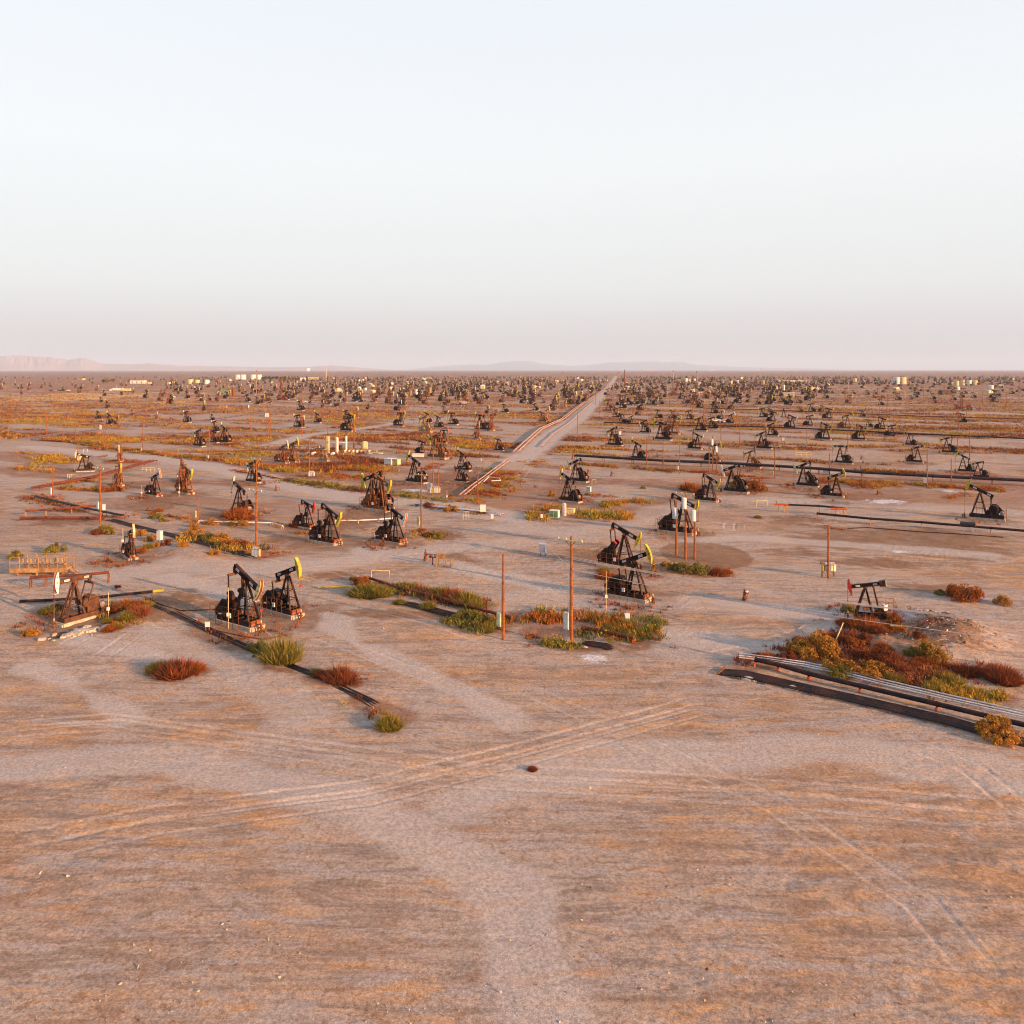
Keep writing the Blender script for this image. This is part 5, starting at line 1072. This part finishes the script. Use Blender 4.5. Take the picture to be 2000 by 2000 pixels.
for q in [(202,749,9,9,'left dark tree of the clump on the far left plain'),(210,749,12,8,'middle bushy tree of the clump on the far left plain',('olive','green')),(221,748,10,9,'right round tree of the clump on the far left plain',('olive','green')),(175,745,4,6,'small brown tree right of the far gabled house',('brown',)),(181,750,6,4,'low green tree below the far gabled house')]: tree(*q)
for i in range(9): tree(514 + i * 5.4, 742, 9, 6 + (i % 3), f'dark green tree, {ORD[i]} in the row right of the white tanks')
for i, (px_, w_) in enumerate(((563,9),(573,10),(583,7),(600,6),(627,6))): tree(px_, 743, w_, 7 - i * .6, f'dark tree, {ORD[i]} in the broken group by the cream building')

# ------------------------------------------------------------------ ground
nx, ny = 1400, 1050
us = np.linspace(-.80, .80, nx)                       # bearings
py = np.concatenate([[723.0, 723.4, 723.8, 724.3, 725, 726, 727.3, 729], np.linspace(731, 2160, ny - 8)])
rowY = F * H / (py - YH); rowY[0] = 60000
U, YY = np.meshgrid(us, rowY); X = U * YY
X[0, :] = np.linspace(-70000, 70000, nx); 
Z = hgt(X, YY) * sm(1500, 500, YY)
# fine relief: churned sand, wheel ruts
near = sm(420, 120, YY)
u2, v2 = rotc(X, YY)
ridge = (fbm(u2 / 2.2, v2 / .5, 81, 3) - .5) * .085 + (fbm(X / .6, YY / .6, 91, 2) - .5) * .045 * sm(190, 110, YY) + (fbm(X / 5, YY / 2.5, 93, 3) - .5) * .08
Z = Z + ridge * near * (.4 + sm(.45, .62, fbm(X / 14, YY / 14, 95, 2)))
rutm = np.zeros_like(Z)
def ruts(pl, gap=1.7, depth=.05, w=.17):
    global Z, rutm
    P = [G(a, b) for a, b in pl]; xs = [p[0] for p in P]; ys = [p[1] for p in P]
    sel = (X > min(xs) - 4) & (X < max(xs) + 4) & (YY > min(ys) - 4) & (YY < max(ys) + 4)
    xx = X[sel]; yy = YY[sel]
    # signed-ish distance rings: two parallel grooves
    d = dseg(xx, yy, P); ef = sm(.8, 5, np.minimum(np.hypot(xx - P[0][0], yy - P[0][1]), np.hypot(xx - P[-1][0], yy - P[-1][1]))) * (.35 + .65 * fbm(xx / 4, yy / 4, 77, 2)); g = np.exp(-((d - gap / 2) / w) ** 2); e = np.exp(-((d - gap / 2 - w * 1.6) / w) ** 2)
    Z[sel] += (-depth * g + depth * .6 * e) * ef; rutm[sel] = np.maximum(rutm[sel], g * ef)
def arc(cx, cy, rx, ry, a0, a1, n=18): return [(cx + rx * math.cos(R(a)), cy + ry * math.sin(R(a))) for a in np.linspace(a0, a1, n)]
for pl in [arc(440,1290,95,75,-120,10),arc(420,1300,60,45,-110,20),[(150,1300),(210,1275),(260,1240),(300,1215)],[(95,1280),(160,1245),(240,1225)],arc(1435,1030,10,12,80,280),arc(1455,1030,10,12,80,280),[(1320,1190),(1350,1172),(1372,1166)],[(1325,1200),(1362,1180),(1385,1172)],
           [(1330,1290),(1450,1270),(1560,1240),(1640,1210)],[(1340,1300),(1460,1280),(1570,1250)],[(640,1110),(700,1130),(760,1180)],[(600,1230),(680,1260),(780,1300),(900,1340)],[(720,1180),(820,1210),(920,1240),(1000,1265)],[(760,1190),(860,1222),(980,1260)],
           [(480,1070),(600,1095),(760,1090),(900,1075)],[(480,1078),(600,1105),(760,1100)],[(1500,1080),(1650,1075),(1800,1085),(1910,1100)],[(1150,870),(1100,880),(1040,905),(1010,940)],[(1300,1000),(1400,990),(1500,978),(1650,990)],[(300,1150),(420,1130),(520,1120)],[(1200,1200),(1350,1190),(1500,1200),(1650,1230)],[(-40,1420),(200,1400),(500,1440),(900,1500),(1300,1520),(2060,1580)],[(-40,1430),(220,1412),(520,1455),(880,1520),(1300,1540),(2060,1610)],[(-60,1660),(300,1590),(700,1540),(1100,1440),(1400,1360)],[(-60,1690),(320,1612),(720,1556),(1120,1452),(1420,1370)],[(1000,1330),(1200,1420),(1500,1560),(1800,1760),(2000,2000)],[(1700,1420),(1900,1500),(2050,1620)]]:
    ruts(pl)
verts = np.stack([X, YY, Z], -1).reshape(-1, 3)
idx = np.arange(nx * ny).reshape(ny, nx); quads = np.stack([idx[:-1, :-1], idx[:-1, 1:], idx[1:, 1:], idx[1:, :-1]], -1).reshape(-1, 4)[:, ::-1]
me = bpy.data.meshes.new('ground'); me.vertices.add(len(verts)); me.vertices.foreach_set('co', verts.astype(np.float32).ravel()); me.loops.add(quads.size); me.loops.foreach_set('vertex_index', quads.astype(np.int32).ravel())
me.polygons.add(len(quads)); me.polygons.foreach_set('loop_start', np.arange(0, quads.size, 4, dtype=np.int32)); me.polygons.foreach_set('loop_total', np.full(len(quads), 4, dtype=np.int32)); me.polygons.foreach_set('use_smooth', np.ones(len(quads), dtype=bool)); me.update()
# soil kinds; road also holds the painted shadow bands
road = road_shade_mask(X, YY)
soil = sm(.40, .50, veg_field(X, YY) + np.where(YY > 300, 0.0, -.06)) * sm(90, 200, YY) * .9
for pl, w, dn, pal, hh in STR:
    P = [G(a, b) for a, b in pl]; xs = [p[0] for p in P]; ys = [p[1] for p in P]; sel = (X > min(xs) - 12) & (X < max(xs) + 12) & (YY > min(ys) - 12) & (YY < max(ys) + 12)
    d = dseg(X[sel], YY[sel], P) + (fbm(X[sel] / 2, YY[sel] / 2, 7, 2) - .5) * 2; soil[sel] = np.maximum(soil[sel], .85 * (1 - sm(w * .35, w * .8, d)))
soil = np.maximum(soil, sm(700, 1700, YY) * .8 * (.7 + .3 * fbm(X / 300, YY / 90, 6, 3)))
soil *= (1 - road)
straw = np.zeros_like(Z)
for cx_, cy_, rx_, ry_ in ((160,776,90,7),(130,770,50,3),(330,785,40,3)):
    bx, by = G(cx_, cy_); k = mpp(cy_); q = np.hypot((X - bx) / (rx_ * k), (YY - by) / (ry_ * k * F / (cy_ - YH))) + (fbm(X / 30, YY / 14, 4, 3) - .5) * .5; straw = np.maximum(straw, 1 - sm(.8, 1.2, q))
def blob(cx, cy, rx, ry, s=5, edge=.25, amp=1.3):
    bx, by = G(cx, cy); k = mpp(cy); ax_ = rx * k; ay_ = ry * k * F / (cy - YH)
    out = np.zeros_like(Z); sel = (np.abs(X - bx) < ax_ * 1.8) & (np.abs(YY - by) < ay_ * 1.8)
    if sel.any():
        xx, yy = X[sel], YY[sel]; u_, v_ = rotc(xx, yy); L = max(.8, ax_ * .35)
        q = np.hypot((xx - bx) / ax_, (yy - by) / ay_) + (fbm(u_ / L, v_ / (L * .4), s, 4) - .5) * amp; out[sel] = 1 - sm(1 - edge, 1 + edge, q)
    return out
salt = np.zeros_like(Z); oil = np.zeros_like(Z); brown = np.zeros_like(Z)
for q in [(1732,980,34,4),(1160,1284,23,9),(812,957,24,3),(1855,960,10,2.5),(1100,880,9,3),(1755,1078,14,2),(590,917,10,2),(1165,1013,12,2)]: salt = np.maximum(salt, blob(*q, 12))
for q in [(118,1241,17,8),(1283,1172,10,3),(1245,1186,30,7),(1580,960,20,3),(1635,982,26,4),(745,1003,20,5),(1420,990,18,3)]: oil = np.maximum(oil, blob(*q, 15) * (.95 if q[0] == 118 else .45))
for q in [(1800,1050,140,26),(1650,1055,100,18),(1560,1015,60,8),(1860,1075,90,16),(345,1180,50,22),(1270,1190,60,14),(650,1125,40,8),(900,950,60,18),(880,935,70,14),(420,1190,40,14),(700,1010,60,20),(1100,960,40,10),(860,1045,40,12),(740,975,40,9),(300,985,60,12),(620,1046,50,12),(1700,975,80,14),(1330,980,70,10),(1840,1235,60,22),(1790,1262,60,16),(1870,1255,50,20),(1700,1250,60,18),(1650,1290,90,22),(560,1310,60,8),(640,1330,60,10),(480,1262,60,7),(250,1205,70,20),(120,1205,40,14),(330,1205,50,10),(800,1200,120,10),(930,1225,60,10),(1150,1262,90,10),(1470,1300,60,14),(1700,1100,90,10),(1560,1080,60,8),(1150,1085,60,14),(1230,1225,70,8),(860,1090,70,10),(560,1050,50,8),(420,1010,70,10),(120,1020,60,8),(1250,1000,60,6),(1800,1150,70,8)]: brown = np.maximum(brown, blob(*q, 18, .3, 1.7) * .95)
brown = np.maximum(brown, blob(1378, 1084, 86, 27, 3, .03, .12) * .9)
for a, b in PXY[:len(PJ)]:
    sel = (np.abs(X - a) < 11) & (np.abs(YY - b) < 11)
    if sel.any(): d = np.hypot(X[sel] - a, YY[sel] - b) + (fbm(X[sel] / 2, YY[sel] / 2, 8, 3) - .5) * 7; brown[sel] = np.maximum(brown[sel], .8 * (1 - sm(3.2, 7.0, d)))
paved = np.zeros_like(Z)
for pl, w, s in RW:
    if s > 1.2: paved = np.maximum(paved, 1 - sm(w * .9, w * 1.1, dseg(X, YY, pl)))
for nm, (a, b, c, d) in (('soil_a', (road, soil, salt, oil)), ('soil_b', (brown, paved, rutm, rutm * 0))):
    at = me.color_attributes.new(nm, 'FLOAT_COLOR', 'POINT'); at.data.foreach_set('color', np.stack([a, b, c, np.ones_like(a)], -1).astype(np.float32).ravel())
at = me.attributes.new('oil', 'FLOAT', 'POINT'); at.data.foreach_set('value', oil.astype(np.float32).ravel())
at = me.attributes.new('straw', 'FLOAT', 'POINT'); at.data.foreach_set('value', straw.astype(np.float32).ravel())
gm, nt, b = new_mat('sandy_ground'); geo = nd(nt, 'ShaderNodeNewGeometry'); pos = geo.outputs['Position']
mp = nd(nt, 'ShaderNodeMapping'); mp.inputs['Rotation'].default_value = (0, 0, R(30)); mp.inputs['Scale'].default_value = (.16, .8, 1); nt.links.new(pos, mp.inputs['Vector'])
n_big = noise(nt, .035, 5, .62, pos, .6); n_mid = noise(nt, .35, 6, .65, pos, .8); n_str = noise(nt, 1.0, 6, .7, mp.outputs[0], 1.0); n_fine = noise(nt, 5.0, 5, .7, pos)
c = ramp(nt, n_mid, [(.38,(.24,.13,.067)),(.5,(.325,.195,.11)),(.62,(.40,.26,.16))])
c = mixc(nt, ramp(nt, n_big, [(.40,0.0),(.54,.85)]), c, (.335,.27,.225))
c = mixc(nt, ramp(nt, n_str, [(.50,0.0),(.60,.85)]), c, (.205,.15,.12)); c = mixc(nt, ramp(nt, n_str, [(.38,.8),(.46,0.0)]), c, (.43,.24,.11))
mp2 = nd(nt, 'ShaderNodeMapping'); mp2.inputs['Rotation'].default_value = (0, 0, R(-12)); mp2.inputs['Scale'].default_value = (.09, .5, 1); nt.links.new(pos, mp2.inputs['Vector'])
n_st2 = noise(nt, 1.0, 7, .68, mp2.outputs[0], 1.6); c = mixc(nt, ramp(nt, n_st2, [(.50,0.0),(.58,.7)]), c, (.31,.265,.245))
mp3 = nd(nt, 'ShaderNodeMapping'); mp3.inputs['Rotation'].default_value = (0, 0, R(42)); mp3.inputs['Scale'].default_value = (.05, .9, 1); nt.links.new(pos, mp3.inputs['Vector'])
n_st3 = noise(nt, 1.0, 6, .7, mp3.outputs[0], 1.2); c = mixc(nt, ramp(nt, n_st3, [(.52,0.0),(.62,.55)]), c, (.24,.145,.09))
n_spk = noise(nt, 1.6, 6, .75, pos, .5); c = mixc(nt, ramp(nt, n_spk, [(.53,0.0),(.62,.6)]), c, (.20,.11,.06))
A = nd(nt, 'ShaderNodeAttribute'); A.attribute_name = 'soil_a'; SA = nd(nt, 'ShaderNodeSeparateColor'); nt.links.new(A.outputs['Color'], SA.inputs[0])
B = nd(nt, 'ShaderNodeAttribute'); B.attribute_name = 'soil_b'; SB = nd(nt, 'ShaderNodeSeparateColor'); nt.links.new(B.outputs['Color'], SB.inputs[0]); O = nd(nt, 'ShaderNodeAttribute'); O.attribute_name = 'oil'
def mul(a_, v):
    n = nd(nt, 'ShaderNodeMath'); n.operation = 'MULTIPLY'; nt.links.new(a_, n.inputs[0])
    if isinstance(v, (int, float)): n.inputs[1].default_value = v
    else: nt.links.new(v, n.inputs[1])
    return n.outputs[0]
brk = ramp(nt, n_mid, [(.3,.45),(.6,1.0)])
c = mixc(nt, mul(SB.outputs[0], brk), c, (.165,.085,.043)); c = mixc(nt, mul(SA.outputs[1], brk), c, ramp(nt, n_mid, [(.35,(.235,.105,.05)),(.65,(.16,.07,.04))])); ST = nd(nt, 'ShaderNodeAttribute'); ST.attribute_name = 'straw'; c = mixc(nt, mul(ST.outputs['Fac'], .85), c, (.50,.30,.11))
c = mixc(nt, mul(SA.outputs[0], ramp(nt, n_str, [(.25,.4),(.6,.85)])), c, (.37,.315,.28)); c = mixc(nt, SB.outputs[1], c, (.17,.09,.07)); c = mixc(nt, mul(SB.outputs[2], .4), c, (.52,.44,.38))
c = mixc(nt, mul(SA.outputs[2], ramp(nt, n_fine, [(.3,.2),(.6,.9)])), c, (.56,.54,.56)); c = mixc(nt, mul(O.outputs['Fac'], brk), c, (.025,.02,.018))
n_grv = noise(nt, 16, 4, .75, pos); c = mixc(nt, 1.0, c, ramp(nt, n_grv, [(.36,.68),(.5,1.0),(.64,1.3)]), 'MULTIPLY'); c = mixc(nt, 1.0, c, ramp(nt, n_fine, [(.36,.72),(.62,1.2)]), 'MULTIPLY')
nt.links.new(c, b.inputs['Base Color']); b.inputs['Roughness'].default_value = .95; b.inputs['Specular IOR Level'].default_value = .15
bp = nd(nt, 'ShaderNodeBump'); bp.inputs['Strength'].default_value = .8; bp.inputs['Distance'].default_value = .06; ad = nd(nt, 'ShaderNodeMath'); ad.operation = 'ADD'; nt.links.new(n_grv, ad.inputs[0]); nt.links.new(n_str, ad.inputs[1]); nt.links.new(ad.outputs[0], bp.inputs['Height']); nt.links.new(bp.outputs[0], b.inputs['Normal'])
me.materials.append(gm); g = link('ground', me); tag(g, 'pale tan sandy oil field ground with dirt roads and tyre tracks', None, None, 'structure')
# rubble on the spoil heap
a = MB()
for k in range(900):
    px_ = rng.normal(1835, 45); py_ = rng.normal(1240, 17); x, y = G(px_, py_); s_ = abs(rng.normal(0, .09)) + .04; z = gz(x, y)
    v = [(x + rng.uniform(-1, 1) * s_, y + rng.uniform(-1, 1) * s_, z + rng.uniform(-.2, 1) * s_) for _ in range(4)]; a.add(v, [(0,1,2),(0,2,3),(0,3,1),(1,3,2)], random.choice(('conc','rust','conc','piper')))
tag(link('rubble', a.mesh('rubble')), 'scattered broken rock and clods over the spoil heap at right', 'rubble', None, 'stuff')
a = MB()
for k in range(60):
    px_ = rng.normal(155, 28); py_ = 1236 - (px_ - 155) * .22 + rng.normal(0, 3.0); x, y = G(px_, py_); s_ = rng.uniform(.12, .4); a.box((x, y, gz(x, y) + s_ * .2), (s_ * 1.6, s_, s_ * .8), 'conc', rng.uniform(0, 3))
tag(link('broken_concrete', a.mesh('broken_concrete')), 'pale broken concrete lumps piled around the brown pump jack base', 'rubble', None, 'stuff')
a = MB()
for k in range(5200):
    py_ = rng.uniform(985, 2050); px_ = rng.uniform(-40, 2040); x, y = G(px_, py_)
    if fbm(x / 5, y / 5, 17, 3) < .5: continue
    s_ = abs(rng.normal(0, .035)) + .018; z = gz(x, y)
    v = [(x + rng.uniform(-1, 1) * s_, y + rng.uniform(-1, 1) * s_, z + rng.uniform(-.5, 1) * s_) for _ in range(4)]; a.add(v, [(0,1,2),(0,2,3),(0,3,1),(1,3,2)], random.choice(('conc','rust','conc','palewood')))
tag(link('pebbles', a.mesh('pebbles')), 'small stones and clods strewn over the near sand', 'pebbles', None, 'stuff')
for px_, py_, l in ((1463,1328,'left pale concrete block holding the black flowline bundle'),(1548,1345,'right pale concrete block holding the black flowline bundle'),(1141,1259,'small pale rock beside the flowline bundle by the foreground pole')):
    x, y = G(px_, py_); a = MB(); s_ = .55 if px_ > 1200 else .35; o = None
    a.dome((0, 0, -.1), s_, s_ * .7, 'conc', 9, 3); o = link('concrete_block', a.mesh('concrete_block'), None, (x, y, gz(x, y)), R(-30)); o.scale = (1.4, .8, 1); tag(o, l, 'concrete block')
x, y = G(1755,1238); o = thing('loose_pipe','pale yellow short pipe lying by orange bushes, right foreground','pipe',x,y,R(-12)); a = MB(); a.cyl((-.75,0,.2),(.75,0,.2),.13,.13,'yellow',10); part('tube',a,o); a = MB(); a.cyl((.72,0,.2),(.82,0,.2),.18,.18,'yellow',10); part('flange',a,o)
x, y = G(1640,1252); o = thing('loose_pipe','long thin pale pole lying behind the golden bushes, right foreground','pipe',x,y,R(60)); a = MB(); a.cyl((-2.2,0,.35),(2.2,0,.6),.05,.05,'cream',8); part('tube',a,o); a = MB(); a.cyl((2.2,0,.6),(2.3,0,.6),.08,.08,'cream',8); part('end_cap',a,o)
# thin poles (vent pipes / antennas)
for px_,py_,yt,l in ((446,1228,1148,'thin pale antenna pole with small box left of the large foreground pump jack'),(1184,1190,1115,'thin pale post left of the right foreground pump pair'),(212,1208,1160,'thin post with white boxes right of the brown pump jack'),(240,1070,1032,'thin pale post beside the end-on pump jack'),(277,970,948,'thin pale post left of the white and red headed pump jack'),(350,970,945,'thin pale post left of the green-yellow headed rusty pump jack'),(873,975,957,'leaning pale pole end in the sand right of the box row')):
    x, y = G(px_, py_); hh = (py_ - yt) * mpp(py_); o = thing('marker_post', l, 'post', x, y, 0); a = MB(); a.cyl((0,0,-.1),(0,0,hh),.035,.03,'palewood',6); part('post', a, o)
    a = MB(); a.box((0,-.08,hh*.35),(.26,.14,.34),'white'); part('box', a, o)
SHM = MB(); SHM.box((0,0,1.6),(7,5,3.2),'cream'); SHM.prism([(-3.7,3.2),(3.7,3.2),(0,4.3)],-2.7,2.7,'white'); SHM = SHM.mesh('far_shed')
SHT = MB(); SHT.cyl((0,0,0),(0,0,4.5),3,3,'white',12); SHT.dome((0,0,4.5),3,.6,'white',12,3); SHT = SHT.mesh('far_tank')
for k in range(70):
    px_ = rng.uniform(320, 1990); py_ = 722 + rng.uniform(14, 46)
    if abs(px_ - road_px(py_)) < 8: continue
    x, y = G(px_, py_); t_ = rng.random() < .4; o = link('far_tank' if t_ else 'far_shed', SHT if t_ else SHM, None, (x, y, 0), rng.uniform(0, 3)); o.scale = (rng.uniform(.5,1.1),) * 3
    tag(o, 'tiny pale tank speck scattered among the far pumps' if t_ else 'tiny pale shed speck scattered among the far pumps', 'tank' if t_ else 'shed', 'tiny far tanks' if t_ else 'tiny far sheds')
# ------------------------------------------------------------------ hills
def hills(name, label, dist, prof, mat, seed):
    xs = np.linspace(prof[0][0], prof[-1][0], 420); hh = np.interp(xs, [p[0] for p in prof], [p[1] for p in prof]); rows = 26; V = []
    for j in range(rows):
        t = j / (rows - 1); D = dist * (1 + .28 * t)
        for i, q in enumerate(xs):
            e = math.sin(min(1, t * 1.6) * math.pi / 2) if t < .63 else math.cos((t - .63) / .37 * math.pi / 2)
            n = fbm(q / 22, t * 5 + seed, seed, 5); rdg = 1 - abs(fbm(q / 9, t * 3.2, seed + 5, 4) - .5) * 2
            z = hh[i] * e * (.62 + .38 * (n * .5 + rdg * .6)) * dist / F; V.append(((q - CX) * D / F, D, z - 3))
    n_ = len(xs); fs = [(j * n_ + i, j * n_ + i + 1, (j + 1) * n_ + i + 1, (j + 1) * n_ + i) for j in range(rows - 1) for i in range(n_ - 1)]
    me = bpy.data.meshes.new(name); me.from_pydata(V, [], fs); me.polygons.foreach_set('use_smooth', [True] * len(fs)); me.materials.append(mat); tag(link(name, me), label, None, None, 'structure')
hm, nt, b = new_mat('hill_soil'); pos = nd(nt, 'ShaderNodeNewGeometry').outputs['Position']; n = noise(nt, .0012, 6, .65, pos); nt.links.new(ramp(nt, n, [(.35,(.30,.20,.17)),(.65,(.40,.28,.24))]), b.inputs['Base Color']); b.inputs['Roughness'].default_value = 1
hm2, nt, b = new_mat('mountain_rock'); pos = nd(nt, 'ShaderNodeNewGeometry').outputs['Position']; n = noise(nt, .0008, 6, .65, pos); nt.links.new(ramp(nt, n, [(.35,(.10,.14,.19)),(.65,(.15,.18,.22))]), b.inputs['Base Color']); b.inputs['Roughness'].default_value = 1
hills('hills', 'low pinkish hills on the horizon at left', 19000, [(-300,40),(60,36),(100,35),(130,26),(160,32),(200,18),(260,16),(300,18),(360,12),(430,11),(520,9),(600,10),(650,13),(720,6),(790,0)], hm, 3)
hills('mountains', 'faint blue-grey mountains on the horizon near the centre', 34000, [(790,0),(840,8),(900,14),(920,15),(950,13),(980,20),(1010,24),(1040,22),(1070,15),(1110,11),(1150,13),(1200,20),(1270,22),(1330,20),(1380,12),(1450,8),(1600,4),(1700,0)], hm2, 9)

# ------------------------------------------------------------------ haze, light, camera
hz, nt, b = new_mat('haze_air'); nt.nodes.remove(b); pv = nd(nt, 'ShaderNodeVolumePrincipled'); pv.inputs['Color'].default_value = (.60,.76,1.0,1); pv.inputs['Density'].default_value = 4.3e-5; nt.links.new(pv.outputs[0], nt.nodes['Material Output'].inputs['Volume'])
a = MB(); a.box((0, 24000, 300), (150000, 76000, 640), 'conc'); hme = a.mesh('haze'); hme.materials.clear(); hme.materials.append(hz); ho = link('haze', hme); tag(ho, 'thin pinkish evening haze over the whole oil field', None, None, 'stuff')

SUN_EL, SUN_AZ = 12.0, 33.0      # sun stands to the right and behind the camera
d = Vector((math.cos(R(SUN_AZ)) * math.cos(R(SUN_EL)), -math.sin(R(SUN_AZ)) * math.cos(R(SUN_EL)), math.sin(R(SUN_EL))))
sl = bpy.data.lights.new('sun', 'SUN'); sl.energy = 5.0; sl.angle = R(.6); sl.color = (1.0, .54, .25); so = bpy.data.objects.new('sun', sl); COL.objects.link(so); so.rotation_euler = d.to_track_quat('Z', 'Y').to_euler()
w = bpy.data.worlds.new('World'); scene.world = w; w.use_nodes = True; nt = w.node_tree; bg = nt.nodes['Background']
sky = nd(nt, 'ShaderNodeTexSky'); sky.sky_type = 'NISHITA'; sky.sun_disc = False; sky.sun_elevation = R(SUN_EL); sky.sun_rotation = R(90 + SUN_AZ); sky.dust_density = 3; sky.air_density = 1.0
tc = nd(nt, 'ShaderNodeTexCoord'); sx = nd(nt, 'ShaderNodeSeparateXYZ'); nt.links.new(tc.outputs['Generated'], sx.inputs[0])
hzc = ramp(nt, sx.outputs['Z'], [(0.0,(3.5,3.4,3.6)),(.035,(3.9,3.8,3.9)),(.10,(4.7,4.75,4.72)),(.25,(5.3,5.4,5.4)),(.45,(5.0,5.2,5.5)),(1,(3.0,3.9,6.0))])
nt.links.new(mixc(nt, .88, sky.outputs[0], hzc), bg.inputs['Color']); bg.inputs['Strength'].default_value = .071
cam = bpy.data.cameras.new('camera'); co = bpy.data.objects.new('camera', cam); COL.objects.link(co); co.location = (0, 0, H); co.rotation_euler = (R(90), 0, 0)
cam.sensor_width = 36; cam.lens = 36 * F / 2000; cam.shift_y = -(1000 - YH) / 2000; cam.clip_start = .5; cam.clip_end = 150000; scene.camera = co
scene.render.engine = 'CYCLES'; scene.cycles.max_bounces = 5; scene.cycles.diffuse_bounces = 2; scene.cycles.volume_bounces = 0; scene.cycles.pixel_filter_type = 'BLACKMAN_HARRIS'; scene.cycles.filter_width = 1.15; scene.cycles.transparent_max_bounces = 4
vs = scene.view_settings; vs.view_transform = 'Standard'; vs.look = 'None'; vs.exposure = 1.42; vs.gamma = 1
# remove stray unlabelled prototypes: none are created
print('objects', len(bpy.data.objects))
